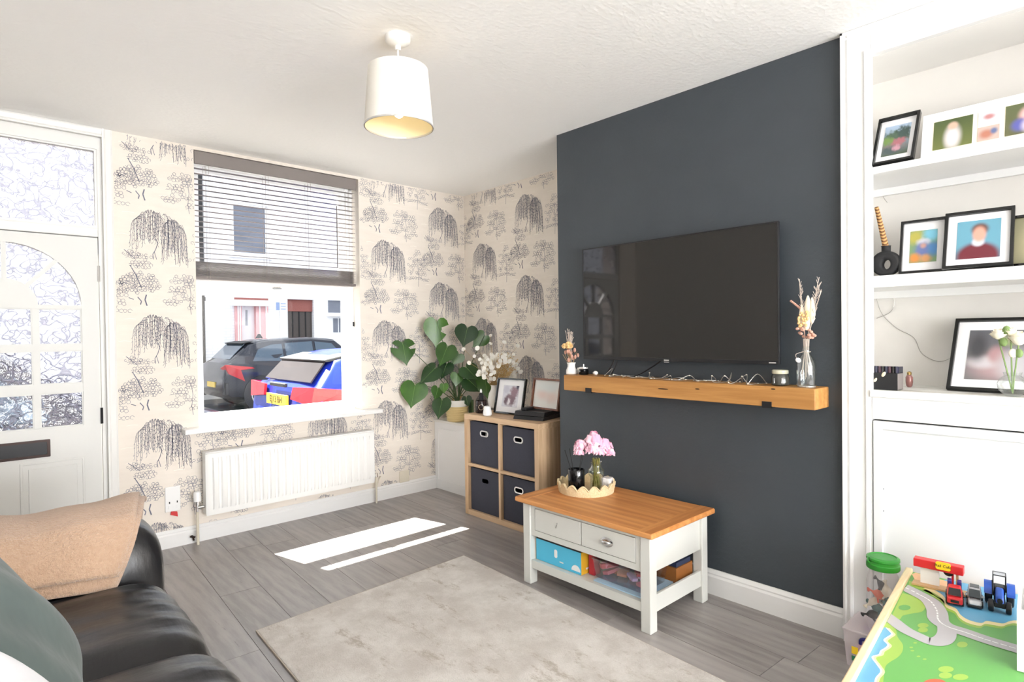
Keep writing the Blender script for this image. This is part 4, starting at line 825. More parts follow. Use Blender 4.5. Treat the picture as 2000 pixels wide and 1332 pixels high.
for i, e in enumerate(heads):
    mid = top+(e-top)*.5+Vector((0, 0, .02)); mst.tube(smooth_path([top-Vector((0, 0, .05)), mid, e], 4), .0011, 4)
    n_ = (Vector((-e.x, -e.y, CAMH-e.z)).normalized()+Vector((hr.uniform(-.6, .6), hr.uniform(-.6, .6), hr.uniform(-.6, .6)))).normalized()
    ax = n_.orthogonal().normalized(); ay = n_.cross(ax); R_ = hr.uniform(.0125, .0185)
    MB().add([e+ax*(R_*cos(g))+ay*(R_*1.12*sin(g)) for g in [2*pi*q/12 for q in range(12)]], [tuple(range(12))]).build('seed_head', 'seed_white', hv, solid=.0015)
mst.build('stems', 'dry_stem', hv)
for i in range(60):
    a2 = hr.uniform(-.5, .9); rad_ = hr.uniform(.06, .27); e = top+rvec*(.08+rad_*sin(a2)*.6)+Vector((0, 0, rad_*cos(a2)))+fvec*hr.uniform(-.06, .06)
    mtan.tube(smooth_path([top, top+(e-top)*.5+rvec*.01, e], 3), .0009, 4)
    for q in range(7): w_ = top+(e-top)*(.55+.07*q); mtan.ball(w_+Vector((hr.uniform(-.008, .008), hr.uniform(-.008, .008), hr.uniform(-.006, .006))), .0042, 5, 3)
o = mtan.build('tan_sprigs', 'seed_tan', hv); o['kind'] = 'stuff'

# ------------------------------------------------------------------ potted swiss cheese plant
t = NT('leaf_green'); v = t.coords(); oi = t.n('ObjectInfo'); t.bsdf(t.mix(t.noise(v, 14, 3), t.mix(oi.outputs['Random'], S(26, 50, 28), S(44, 84, 30)), t.mix(oi.outputs['Random'], S(36, 66, 36), S(84, 128, 38))), .32, Subsurface_Weight=0.0)
plain('leaf_vein', (128, 164, 92), .4); plain('stem_green', (62, 84, 44), .5, var=.2); plain('soil', (58, 44, 34), .95, var=.4, scale=60, bstr=.5, bscale=90)
plain('pot_yellow', (228, 206, 150), .4, var=.05); plain('pot_white', (240, 238, 232), .4)
PP = PZ(893, 822, .573); PP = Vector((PP.x+.0, PP.y, .573))
pt = thing('potted_plant', 'leafy swiss cheese plant in a yellow and white ribbed pot on the corner cupboard', 'plant', tuple(PP))
prof = [(.072, 0)]
for k in range(7): z = .006+k*.0165; prof += [(.079+k*.0015, z), (.085+k*.0015, z+.008), (.079+k*.0015+.001, z+.0155)]
MB().lathe(prof, PP, 32, cap1=False).build('pot', 'pot_yellow', pt, smooth=70)
MB().lathe([(.090, .121), (.093, .13), (.093, .168), (.088, .171), (.083, .168), (.083, .145)], PP, 32, cap0=False, cap1=False).build('pot_rim', 'pot_white', pt, smooth=50)
MB().lathe([(.001, .152), (.05, .154), (.084, .148)], PP, 20, cap0=False, cap1=False).build('soil', 'soil', pt)
pr = random.Random(2)
# leaf list: centre pixel, length px, tip pixel, depth offset towards the camera
LV = [((852, 645), 56, (851, 672), .02), ((789, 685), 50, (793, 712), .10), ((910, 653), 44, (905, 676), -.03), ((938, 663), 36, (925, 676), -.08), ((869, 690), 46, (862, 712), .07), ((892, 699), 28, (885, 711), .03),
      ((918, 726), 40, (930, 742), .10), ((840, 730), 48, (824, 750), .08), ((808, 767), 52, (804, 792), .10), ((869, 721), 36, (866, 738), .05), ((892, 739), 28, (890, 753), .10), ((922, 749), 44, (940, 764), .03),
      ((949, 752), 46, (952, 777), .02), ((861, 794), 44, (860, 814), .13), ((853, 766), 28, (847, 780), .11), ((867, 757), 20, (868, 767), .10), ((945, 735), 26, (950, 748), -.02), ((912, 782), 20, (914, 790), .05)]
dpt = (PP-CAMPOS).dot(_f); crown = PP+Vector((0, 0, .17))
def leaf_outline(n=26):
    out = []
    for i in range(n):
        a = 2*pi*i/n+pi/2; # heart with its notch at the stalk end (+y) and tip at -y
        x = .5*(sin(a-pi/2)**3)*1.02; y = (.8125*cos(a-pi/2)-.26*cos(2*(a-pi/2))-.125*cos(3*(a-pi/2))-.0625*cos(4*(a-pi/2)))*.5; out.append((x, y))
    return out
LO = leaf_outline()
for i, ((cx, cy), ln, (tx, ty), off) in enumerate(LV):
    dep = dpt-off-.02; c = CAMPOS+ray(cx, cy)*dep; tip = CAMPOS+ray(tx, ty)*dep; Lm = 1.08*ln/FPX*dep
    nrm = (Vector((-c.x, -c.y, (CAMH-c.z)*1.0+.5)).normalized()+Vector((pr.uniform(-.45, .45), pr.uniform(-.45, .45), pr.uniform(-.1, .3)))).normalized()
    ydir = (c-tip); ydir = (ydir-nrm*ydir.dot(nrm)).normalized(); xdir = ydir.cross(nrm)
    if c.x > XR-.06: c.x = XR-.06
    sx_ = pr.uniform(.82, .98); sy_ = 1.16
    def P3(x, y): return c+xdir*(x*Lm*sx_)+ydir*(y*Lm*sy_)+nrm*(-.10*Lm*abs(x)*2*abs(x)-.12*Lm*max(0, -y)**2+.02*Lm)
    m = MB(); rings_ = [1, .72, .42, .16]; vs = []
    for rr in rings_: vs += [P3(x*rr, y*rr+.02*(1-rr)) for x, y in LO]
    vs.append(P3(0, .02)); n = len(LO); fs = []
    for j in range(3): fs += [(j*n+k, j*n+(k+1) % n, (j+1)*n+(k+1) % n, (j+1)*n+k) for k in range(n)]
    fs += [(3*n+k, 3*n+(k+1) % n, 4*n) for k in range(n)]
    slits = {0: (6, 7), 1: (6, 20)}.get(i, ())
    fs = [f for q, f in enumerate(fs) if not (q < 2*n and (q % n) in slits and q >= 0)] if slits else fs
    lf = m.add(vs, fs).build('leaf', 'leaf_green', pt, smooth=180, recalc=False)
    MB().tube([P3(0, .30)+nrm*.001, P3(0, 0)+nrm*.0012, P3(0, -.42)+nrm*.0008], .0013, 4, .0005).build('midrib', 'leaf_vein', lf)
    a0 = crown+Vector((pr.uniform(-.02, .02), pr.uniform(-.02, .02), -.02)); b0 = P3(0, .27)
    MB().tube(smooth_path([a0, a0+(b0-a0)*.45+Vector((0, 0, .035)), b0], 6), .0042, 6, .0025).build('leaf_stem', 'stem_green', pt, smooth=80)
for i in range(5):
    a = pr.uniform(0, 6.28); MB().tube(smooth_path([PP+Vector((.02*cos(a), .02*sin(a), .14)), PP+Vector((.035*cos(a), .035*sin(a), .19)), PP+Vector((.055*cos(a), .055*sin(a), .20+.05*pr.random()))], 4), .006, 6, .003).build('aerial_root', 'dry_stem', pt)
# little green leafed pot-side plant growth behind the pot
for q in range(2): MB().tube([PP+Vector((.085, -.06-.03*q, 0)), PP+Vector((.085, -.06-.03*q, .19-.02*q))], .011, 8).build('cane', 'stem_green', pt)
# ------------------------------------------------------------------ mantel beam and what stands on it
wood('oak_beam', (162, 112, 58), (198, 148, 86), 'Y', 9, .05, .5)
MX0, MZ0, MZ1 = XC-.15, .946, 1.032
mY1, mY0 = PX(1101, 745, MX0).y, PX(1592, 780, MX0).y
mt = thing('mantel_shelf', 'chunky oak beam shelf fixed to the dark chimney breast under the television', 'shelf', (XC, (mY0+mY1)/2, MZ0))
MB().box(MX0, XC-.0005, mY0, mY1, MZ0, MZ1).build('beam', 'oak_beam', mt, bev=.004)
for px_ in (1150, 1498):
    y = PX(px_, 780, MX0).y
    MB().box(MX0-.004, XC-.0005, y-.02, y+.02, MZ0-.005, MZ0+.0005).box(MX0-.005, MX0+.001, y-.02, y+.02, MZ0-.005, MZ0+.022).build('bracket', 'black_metal', mt)
for (px_, w_) in ((1295, .03), (1362, .012), (1510, .01)):
    q = PX(px_, 758, MX0); MB().ball((MX0-.0002, q.y, q.z-.004), 1, 8, 6, (.0008, w_, .003)).build('knot', 'bronze', mt)
# television
TX = XC-.075
p = [PX(1138, 487, TX), PX(1520, 431, TX), PX(1523, 711, TX), PX(1140, 702, TX)]
TY1, TY0 = (p[0].y+p[3].y)/2, (p[1].y+p[2].y)/2; TZ1, TZ0 = (p[0].z+p[1].z)/2, (p[2].z+p[3].z)/2
tv = thing('television', 'large black flat screen television mounted on the dark chimney breast', 'television', (TX, (TY0+TY1)/2, TZ0))
MB().box(TX, TX+.014, TY0, TY1, TZ0, TZ1).box(TX+.014, TX+.045, TY0+.12, TY1-.12, TZ0+.03, TZ1-.16).build('cabinet', 'black_plastic', tv, bev=.003)
MB().ring([(TY0, TZ0), (TY1, TZ0), (TY1, TZ1), (TY0, TZ1)], [(TY0+.006, TZ0+.016), (TY1-.006, TZ0+.016), (TY1-.006, TZ1-.006), (TY0+.006, TZ1-.006)], lambda a, b, x: (x, a, b), TX-.003, TX+.001).build('bezel', 'black_plastic', tv, bev=.001)
t = NT('tv_screen'); t.bsdf(t.mix(t.noise(t.coords(), 2, 2), S(30, 29, 28), S(34, 33, 32)), .04, Specular_IOR_Level=.5); 
MB().box(TX-.0008, TX+.0005, TY0+.006, TY1-.006, TZ0+.016, TZ1-.006).build('screen', 'tv_screen', tv)
yb = PX(1303, 704, TX).y
bd = MB().box(TX-.006, TX-.003, yb-.017, yb+.017, TZ0-.006, TZ0+.010).build('badge', 'black_plastic', tv)
MB().box(TX-.0068, TX-.006, yb-.014, yb+.014, TZ0+.0035, TZ0+.0085).build('badge_lettering', 'silver_trim', bd); MB().box(TX-.0068, TX-.006, yb-.014, yb+.014, TZ0-.0045, TZ0-.002).build('badge_line', 'silver_trim', bd)
MB().box(TX-.0038, TX-.003, TY0+.014, TY0+.044, TZ0+.005, TZ0+.010).build('corner_mark', 'silver_trim', tv)
MB().box(TX+.045, XC-.0005, (TY0+TY1)/2-.2, (TY0+TY1)/2+.2, TZ0+.12, TZ1-.2).build('wall_bracket', 'black_metal', tv)
def cable(label, pts, r=.004, mat='black_plastic', nm='cable'):
    tag(MB().tube(smooth_path(pts, 6), r, 6).build(nm, mat, smooth=80), label, 'cable')
ya = PX(1200, 708, XC-.03).y
cable('pair-side black power cable dropping from the television to the left of the mantel'.replace('pair-side ', ''), [(XC-.04, ya-.01, TZ0+.03), (XC-.045, ya, TZ0-.02), (XC-.05, PX(1183, 734, XC-.05).y, MZ1+.004)])
cable('thin black aerial cable beside the power cable behind the mantel', [(XC-.03, ya-.03, TZ0+.03), (XC-.035, ya-.02, TZ0-.02), (XC-.04, PX(1188, 734, XC-.05).y-.012, MZ1+.003)], .003)
cable('black cable slanting from the middle of the television down to the mantel', [(XC-.04, PX(1300, 706, XC-.04).y, TZ0+.02), (XC-.045, PX(1275, 718, XC-.045).y, TZ0-.03), (XC-.06, PX(1240, 735, XC-.06).y, MZ1+.004), (XC-.05, PX(1225, 738, XC-.05).y, MZ1+.004)], .004)
MT = MZ1+.0005
# string of fairy lights along the beam
fr_ = random.Random(9); fl_ = thing('fairy_lights', 'string of thin silver wire fairy lights curling along the oak mantel', 'string lights', (XC-.08, 1.6, MT))
plain('wire_silver', (176, 172, 166), .35, .7); plain('fairy_bulb', (236, 230, 214), .2)
pts = []; y = PX(1185, 735, XC-.07).y; yend = PX(1500, 752, XC-.07).y; k = 0
while y > yend:
    pts.append((XC-.085+.045*sin(k*1.7)+fr_.uniform(-.01, .01), y, MT+.004+max(0, fr_.uniform(.0, .042) if k % 3 == 1 else 0))); y -= fr_.uniform(.018, .03); k += 1
MB().tube(smooth_path(pts, 5), .0015, 5).build('wire', 'wire_silver', fl_)
pts2 = []; y = PX(1195, 735, XC-.07).y; k = 0
while y > yend:
    pts2.append((XC-.08+.04*cos(k*1.3+1), y, MT+.003+max(0, fr_.uniform(.0, .05) if k % 4 == 2 else 0))); y -= fr_.uniform(.016, .034); k += 1
MB().tube(smooth_path(pts2, 5), .0015, 5).build('wire', 'wire_silver', fl_)
for q in pts[::2]+pts2[::2]: MB().ball(q, .003, 6, 4, (1, 1.5, 1)).build('light', 'fairy_bulb', fl_)
# dried arrangement builder
plain('twig_pale', (196, 182, 170), .8, var=.1); plain('bloom_peach', (228, 190, 132), .8, var=.1); plain('bloom_pink', (196, 150, 132), .8, var=.15); plain('petal_cream', (240, 230, 208), .7, var=.05)
def twigs(mb, base, tip, r, n=7, ln=.035, rr=None):
    base = Vector(base); tip = Vector(tip); mb.tube(smooth_path([base, base+(tip-base)*.5+Vector((0, r.uniform(-.006, .006), 0)), tip], 4), .0013, 4)
    for k in range(n):
        s = .4+.6*k/n; p_ = base+(tip-base)*s; dd = Vector((r.uniform(-.5, .5), r.choice((-1, 1))*r.uniform(.25, .6), 1)).normalized()
        mb.tube([p_, p_+dd*ln*(1.2-s*.6)], .0011, 4)
    return mb
dr2 = random.Random(21)
vb = PX(1116, 729, XC-.085); vb = Vector((XC-.085, vb.y, MT)); dv = thing('flower_vase', 'small white vase of peach and pink dried flowers at the left end of the mantel', 'vase', tuple(vb))
MB().lathe([(.028, 0), (.031, .004), (.030, .024), (.022, .042), (.021, .054), (.027, .067), (.025, .067), (.019, .054)], vb, 20).build('vase', 'ceramic_white', dv, smooth=60)
top = vb+Vector((0, 0, .062)); m = MB()
for k in range(9): twigs(m, top, top+Vector((dr2.uniform(-.03, .03), -.005+.007*k-.02+dr2.uniform(-.008, .008), .165+dr2.uniform(-.01, .035))), dr2, 6, .034)
m.build('twigs', 'twig_pale', dv)
for k in range(5): MB().ball(top+Vector((dr2.uniform(-.025, .005), .012+dr2.uniform(-.018, .028), .10+dr2.uniform(-.012, .014))), .018, 9, 6, (1, 1.2, .8), lambda q, p_: q*(1+.25*sin(9*p_[0]+7*p_[2]))).build('peach_bloom', 'bloom_peach', dv)
for k in range(16): MB().ball(top+Vector((dr2.uniform(-.03, .02), dr2.uniform(-.042, .035), .015+dr2.uniform(0, .065))), .0078, 6, 5, (1, 1, 1.6)).build('pink_bud', 'bloom_pink', dv)
m = MB()
for k in range(10): e = top+Vector((dr2.uniform(-.03, .02), dr2.uniform(-.05, .05), .05+dr2.uniform(0, .03))); m.tube([top-Vector((0, 0, .03)), e], .001, 4)
m.build('stems', 'dry_stem', dv)
# small white jug behind it, dark lidded jar, white shell
q = PX(1106, 725, XC-.04); o = MB().lathe([(.016, 0), (.02, .006), (.02, .03), (.016, .036), (.012, .036)], (XC-.04, mY1-.03, MT), 16).build('votive_cup', 'ceramic_white', smooth=50); tag(o, 'small white cup half hidden behind the white vase at the left end of the mantel', 'cup')
yj = PX(1140, 728, XC-.07).y; js = thing('lidded_jar', 'small dark jar with a pale lid next to the white vase on the mantel', 'jar', (XC-.07, yj, MT))
MB().lathe([(.026, 0), (.028, .004), (.028, .028), (.024, .032)], (XC-.07, yj, MT), 20).build('jar', 'black_gloss', js, smooth=40); MB().lathe([(.024, .0325), (.025, .036), (.024, .042), (.004, .044), (.0035, .058), (.001, .06)], (XC-.07, yj, MT), 20).build('lid', 'silver_trim', js, smooth=40)
ysh = PX(1163, 727, XC-.075).y; tag(MB().ball((XC-.075, ysh, MT+.012), .013, 12, 8, (1, 1.2, .92), lambda q, p_: q*(1+.1*sin(10*p_[1]))).build('sea_shell', 'ceramic_white', smooth=180), 'small white shell ornament beside the dark jar on the mantel', 'shell')
# jar candle at the right
yk = PX(1524, 752, XC-.075).y; ck = thing('candle_jar', 'smoky glass jar candle with a pale lid near the right end of the mantel', 'candle', (XC-.075, yk, MT))
plain('smoke_glass', (62, 62, 58), .08, var=.2); plain('lid_pale', (196, 192, 170), .35)
ckc = (XC-.075, yk, MT)
MB().lathe([(.030, 0), (.036, .004), (.037, .03), (.034, .044), (.030, .05)], ckc, 24).build('jar', 'smoke_glass', ck, smooth=50); MB().lathe([(.031, .0505), (.033, .053), (.033, .064), (.030, .067)], ckc, 24).build('lid', 'lid_pale', ck, smooth=40)
MB().add([(ckc[0]-.0375*cos(a), ckc[1]+.0375*sin(a), MT+z) for z, a in ((.012, -.6), (.012, .3), (.032, .3), (.032, -.6))], [(0, 1, 2, 3)]).build('label', 'mount_white', ck)
# glass bottle with dried flowers
def clear_glass(name, tint=(.93, .96, .95), g=.09, r=.03):
    t = NT(name); tr = t.n('BsdfTransparent'); tr.inputs[0].default_value = (*tint, 1); gs = t.n('BsdfGlossy'); gs.inputs['Roughness'].default_value = r
    lw = t.n('LayerWeight'); lw.inputs[0].default_value = .35; mx = t.n('MixShader'); f = t.math('ADD', t.math('MULTIPLY', lw.outputs['Facing'], .55), g); t.t.links.new(f, mx.inputs[0])
    t.t.links.new(tr.outputs[0], mx.inputs[1]); t.t.links.new(gs.outputs[0], mx.inputs[2]); t.t.links.new(mx.outputs[0], t.out.inputs[0]); M[name] = t.m
clear_glass('clear_glass')
ybt = PX(1575, 755, XC-.075).y; gb = Vector((XC-.075, ybt, MT)); bt = thing('glass_bottle', 'clear glass bottle of dried cream and pink flowers at the right end of the mantel', 'vase', tuple(gb))
MB().lathe([(.001, .002), (.036, .002), (.038, .008), (.038, .095), (.034, .112), (.017, .135), (.015, .165), (.018, .168)], gb, 28, cap0=False, cap1=False).build('bottle', 'clear_glass', bt, smooth=50)
MB().lathe([(.0, .001), (.035, .001), (.035, .005), (.0, .006)], gb, 20, cap0=False, cap1=False).build('bottle_base', 'silver_trim', bt)
m = MB()
for k in range(16): a = dr2.uniform(0, 6.28); m.tube([gb+Vector((.022*cos(a), .022*sin(a), .03+dr2.uniform(0, .05))), gb+Vector((.008*cos(a), .008*sin(a), .14)), gb+Vector((.01*cos(a), .012*sin(a), .20))], .0013, 4)
m.build('stems', 'twig_pale', bt)
top = gb+Vector((0, 0, .165)); m = MB()
tz = lambda px_, py_: PX(px_, py_, XC-.075)
for (px_, py_) in ((1561, 545), (1564, 556), (1600, 541), (1602, 552), (1596, 560), (1604, 565)): twigs(m, top, tz(px_, py_), dr2, 12, .03)
m.build('twigs', 'twig_pale', bt)
for (px_, py_, w_, h_, ln_) in ((1578, 600, .016, .05, 0), (1586, 606, .014, .055, .3), (1566, 615, .012, .045, -.2), (1575, 622, .016, .05, .1)):
    c = tz(px_, py_); MB().ball(c, 1, 10, 8, (.006, w_, h_), lambda q, p_: Vector((q.x, q.y*(1-.45*max(0, p_[2])), q.z))).build('cream_petal', 'petal_cream', bt, smooth=180)
for k in range(26): c = tz(1572+dr2.uniform(-10, 12), 622+dr2.uniform(-14, 16)); c.x -= .014; MB().ball(c, .0058, 6, 5).build('tan_bud', 'bloom_peach', bt)
for k in range(22): c = tz(1574+dr2.uniform(-17, 17), 650+dr2.uniform(-9, 10)); c.x -= dr2.uniform(-.01, .02); MB().ball(c, .008, 7, 5, (1, 1, .8)).build('pink_bloom', 'bloom_pink', bt)
c = tz(1550, 592); m = MB()
for k in range(8): m.ball(tz(1545+k*2.6, 588+k*2.0), .0052, 6, 4)
m.tube([tz(1545, 588), tz(1568, 610), top], .0013, 4); m.build('bud_spike', 'bloom_pink', bt)
m = MB().tube([gb+Vector((.017*cos(a), .017*sin(a), .145+.002*sin(3*a))) for a in [i*.35 for i in range(40)]], .0012, 4).tube(smooth_path([gb+Vector((-.017, .008, .145)), gb+Vector((-.03, .03, .135)), gb+Vector((-.036, .02, .11))], 5), .001, 4); m.build('twine', 'twig_pale', bt)
MB(Matrix.Translation(gb+Vector((-.036, .018, .112))) @ Matrix.Rotation(.5, 4, 'X')).ball((0, 0, 0), 1, 10, 6, (.003, .012, .01)).build('paper_tag', 'mount_white', bt)

# ------------------------------------------------------------------ rug
t = NT('rug_pile'); v = t.coords(); n1 = t.noise(v, 4.5, 5, .7); n2 = t.noise(v, 160, 2); n3 = t.noise(t.coords((1, .4, 1)), 13, 5, .75)
col = t.mix(t.ramp(n3, .54, .68), t.mix(t.ramp(n1, .35, .68), S(196, 190, 184), S(222, 218, 213)), S(176, 167, 156))
t.bsdf(t.mix(t.math('MULTIPLY', n2, .35), col, S(160, 152, 144)), .95, bump=n2, bstr=.6, bdist=.006)
q = [PZ(915, 1081, .012), PZ(502, 1230, .012)]; e = Vector((q[1].x-.0, q[1].y, 0)); dirr = (PZ(1400, 1310, .012)-q[0]).normalized()
c0 = q[0]; c1_ = q[1]; L2 = 2.1
c0 = Vector((min(c0.x, 2.075), c0.y, 0)); poly = [(c0.x, c0.y), (c1_.x, c1_.y), (c1_.x+dirr.x*L2, c1_.y+dirr.y*L2), (c0.x+dirr.x*L2, c0.y+dirr.y*L2)]
rg = thing('area_rug', 'large pale grey-beige mottled rug on the floor in front of the coffee table', 'rug', (1.5, 1.6, 0))
MB().prism(poly, lambda a, b, z: (a, b, z), .0005, .011).build('pile', 'rug_pile', rg, bev=.004)
plain('rug_edge', (196, 186, 172), .95); cen = (sum(p_[0] for p_ in poly)/4, sum(p_[1] for p_ in poly)/4)
ex = [(p_[0]+(p_[0]-cen[0])*.006, p_[1]+(p_[1]-cen[1])*.006) for p_ in poly]
MB().ring(ex, poly, lambda a, b, z: (a, b, z), .0005, .008).build('bound_edge', 'rug_edge', rg)

# ------------------------------------------------------------------ coffee table
wood('oak_top', (176, 112, 58), (212, 150, 90), 'Y', 9, .06, .42); plain('grey_paint', (212, 213, 208), .45, var=.015)
CX0, CX1, CY0, CY1, CTZ = 2.09, 2.56, 1.43, 2.195, .437
ct = thing('coffee_table', 'light grey coffee table with an oak top, two drawers and a lower shelf', 'coffee table', ((CX0+CX1)/2, (CY0+CY1)/2, 0))
ov = .03; MB().box(CX0-ov, CX1+.02, CY0-ov, CY1+ov, CTZ-.024, CTZ).build('top', 'oak_top', ct, bev=.007, seg=3)
wood('oak_top_x', (176, 112, 58), (212, 150, 90), 'X', 9, .06, .42)
for y0, y1 in ((CY0-ov+.004, CY0+.045), (CY1-.045, CY1+ov-.004)): MB().box(CX0-ov+.004, CX1+.016, y0, y1, CTZ-.0005, CTZ+.0008).build('breadboard_end', 'oak_top_x', ct)
lw = .05
for x in (CX0, CX1-lw):
    for y in (CY0, CY1-lw): MB().box(x, x+lw, y, y+lw, 0, CTZ-.024).build('leg', 'grey_paint', ct, bev=.004)
za, zb = .262, CTZ-.024
MB().box(CX0+.008, CX0+.02, CY0+lw, CY1-lw, zb-.022, zb).box(CX0+.008, CX0+.02, CY0+lw, CY1-lw, za-.012, za+.016).build('front_rail', 'grey_paint', ct)
for y in (CY0+.012, CY1-.026): MB().box(CX0+lw, CX1-lw, y, y+.014, za-.012, zb).build('side_apron', 'grey_paint', ct)
MB().box(CX1-.02, CX1-.008, CY0+lw, CY1-lw, za-.012, zb).build('back_apron', 'grey_paint', ct)
MB().box(CX0+.03, CX1-.03, CY0+.03, CY1-.03, za-.012, za-.004).build('drawer_floor', 'grey_paint', ct)
ymid = (CY0+CY1)/2
for k, (y0, y1) in enumerate(((ymid+.003, CY1-lw-.03), (CY0+lw+.03, ymid-.003))):
    dw_ = MB().box(CX0+.006, CX0+.02, y0, y1, za+.019, zb-.025).build('drawer', 'grey_paint', ct, bev=.0015); yc_ = (y0+y1)/2; zc_ = (za+zb)/2
    if k == 0: MB().tube(smooth_path([(CX0+.004, yc_-.004, zc_+.014), (CX0-.002, yc_-.004, zc_), (CX0+.002, yc_+.003, zc_-.012), (CX0+.0055, yc_+.006, zc_-.006)], 4), .002, 5).build('handle_stub', 'chrome', dw_)
    else:
        MB(Matrix.Translation((CX0+.006, yc_, zc_-.004)) @ Matrix.Rotation(-pi/2, 4, 'Y')).lathe([(.034, 0), (.034, .003), (.028, .006)], n=24, sx=.62, sy=1).build('cup_plate', 'chrome', dw_, smooth=40)
        MB().ball((CX0+.002, yc_, zc_-.004), 1, 14, 8, (.02, .026, .016)).build('cup_handle', 'chrome', dw_, smooth=180)
for y in (CY0+lw, CY1-lw-.028): MB().box(CX0+.008, CX0+.02, y, y+.028, za+.016, zb-.022).build('stile', 'grey_paint', ct)
sz0, sz1 = .098, .122
MB().box(CX0+.012, CX1-.012, CY0+.012, CY1-.012, sz0+.004, sz1).build('lower_shelf', 'grey_paint', ct)
for y in (CY0+.008, CY1-.022): MB().box(CX0+lw, CX1-lw, y, y+.014, sz0-.02, sz1+.03).build('side_rail', 'grey_paint', ct, bev=.002)
MB().box(CX0+.006, CX0+.02, CY0+lw, CY1-lw, sz0-.015, sz1+.0015).build('shelf_front_rail', 'grey_paint', ct); MB().box(CX1-.02, CX1-.006, CY0+lw, CY1-lw, sz0-.015, sz1+.03).build('back_rail', 'grey_paint', ct)
# things on the lower shelf
SZ = sz1+.002
plain('box_cyan', (84, 190, 226), .5, var=.02); plain('box_yellow', (226, 176, 48), .5); plain('box_navy', (44, 54, 84), .5); plain('box_brown', (150, 94, 44), .5, var=.15); plain('print_white2', (240, 240, 240), .5)
b0, b1 = PZ(1050, 1086, SZ), PZ(1130, 1124, SZ)
kb = thing('toy_box', 'bright blue toy box with a yellow end on the coffee table shelf', 'box', (CX0+.12, 2.05, SZ))
BX0 = CX0+.035; y1 = CY1-.06; y0 = y1-.30; hz = .105
MB().box(BX0, BX0+.18, y0, y1, SZ, SZ+hz).build('carton', 'box_yellow', kb, bev=.001); MB().box(BX0-.0012, BX0, y0+.003, y1, SZ, SZ+hz).build('blue_front', 'box_cyan', kb)
MB().box(BX0, BX0+.16, y0+.01, y1, SZ+hz, SZ+hz+.012).build('dark_lid', 'black_plastic', kb)
f_ = lambda a, b, x: (x, a, b)
MB().prism(arc((y0+.035, SZ+.012), .028, 0, pi, 10), f_, BX0-.0022, BX0-.0012).build('printed_arch', 'print_white2', kb); MB().prism(rrect(y0+.155, y0+.175, SZ+.04, SZ+.08, .008), f_, BX0-.0022, BX0-.0012).build('printed_bar', 'print_white2', kb); MB().prism(rrect(y0+.115, y0+.14, SZ+.024, SZ+.030, .002), f_, BX0-.0022, BX0-.0012).build('printed_dash', 'print_white2', kb)
for q in range(4): MB().box(BX0+.03+q*.035, BX0+.05+q*.035, y0-.0012, y0, SZ+.02+.012*(q % 2), SZ+.028+.012*(q % 2)).build('printed_dash', 'print_white2', kb)
clear_glass('clear_plastic', (.93, .93, .95), .06, .12)
pb_ = thing('plastic_box', 'clear plastic tub of pink craft pieces on the coffee table shelf', 'box', (CX0+.15, 1.67, SZ))
y1 = y0-.055; y0 = CY0+.065
def tub(par, x0, x1, y0, y1, z0, h, mat, fl=.012):
    MB().hexa([(x0+fl, y0+fl, z0), (x1-fl, y0+fl, z0), (x1-fl, y1-fl, z0), (x0+fl, y1-fl, z0), (x0, y0, z0+h), (x1, y0, z0+h), (x1, y1, z0+h), (x0, y1, z0+h)])
    m = MB(); a = [(x0+fl, y0+fl, z0), (x1-fl, y0+fl, z0), (x1-fl, y1-fl, z0), (x0+fl, y1-fl, z0), (x0, y0, z0+h), (x1, y0, z0+h), (x1, y1, z0+h), (x0, y1, z0+h)]
    m.add(a, [(0, 3, 2, 1), (0, 1, 5, 4), (1, 2, 6, 5), (2, 3, 7, 6), (3, 0, 4, 7)]); return m.build('tub', mat, par)
tub(pb_, CX0+.05, CX0+.25, y0+.01, y1, SZ+.0065, .085, 'clear_plastic'); MB().box(CX0+.045, CX0+.255, y0+.005, y1+.005, SZ+.0915, SZ+.098).build('lid', 'clear_plastic', pb_, bev=.002)
plain('craft_pink', (226, 132, 150), .6); plain('craft_red', (186, 50, 66), .6); plain('craft_white', (240, 232, 238), .6); plain('craft_peach', (234, 160, 132), .6); plain('craft_lilac', (182, 160, 206), .6); plain('pale_blue', (178, 208, 230), .5)
cr = random.Random(4)
for k in range(13):
    c = (CX0+.075+cr.random()*.14, y0+.03+cr.random()*(y1-y0-.06), SZ+.022+.02*(k % 3)); mm = ['craft_pink', 'craft_white', 'craft_red', 'craft_peach', 'craft_lilac', 'craft_pink'][k % 6]
    s_ = (.012+cr.random()*.014, .018+cr.random()*.022, .007+cr.random()*.005)
    MB(Matrix.Translation(c) @ Matrix.Rotation(cr.uniform(-.5, .5), 4, 'X') @ Matrix.Rotation(cr.uniform(0, 3), 4, 'Z')).box(-s_[0], s_[0], -s_[1], s_[1], -s_[2], s_[2]).build('craft_piece', mm, pb_, bev=.003)
tag(MB().box(CX0+.03, CX0+.27, y0-.004, y1-.02, SZ, SZ+.005).build('paper_folder', 'pale_blue'), 'pale blue paper folder under the clear plastic tub', 'folder')
tag(MB().box(CX0+.075, CX0+.12, y1+.012, y1+.045, SZ, SZ+.1).build('red_booklet', 'craft_red', bev=.001), 'dark red booklet between the blue toy box and the clear tub', 'book')
bb = thing('brown_game_box', 'brown and navy game box at the end of the coffee table shelf', 'box', (CX1-.15, 1.6, SZ))
MB().box(CX1-.20, CX1-.06, CY0+.045, CY0+.30, SZ, SZ+.068).build('carton', 'box_brown', bb, bev=.001); MB().box(CX1-.19, CX1-.07, CY0+.05, CY0+.28, SZ+.069, SZ+.09).build('upper_carton', 'box_navy', bb)

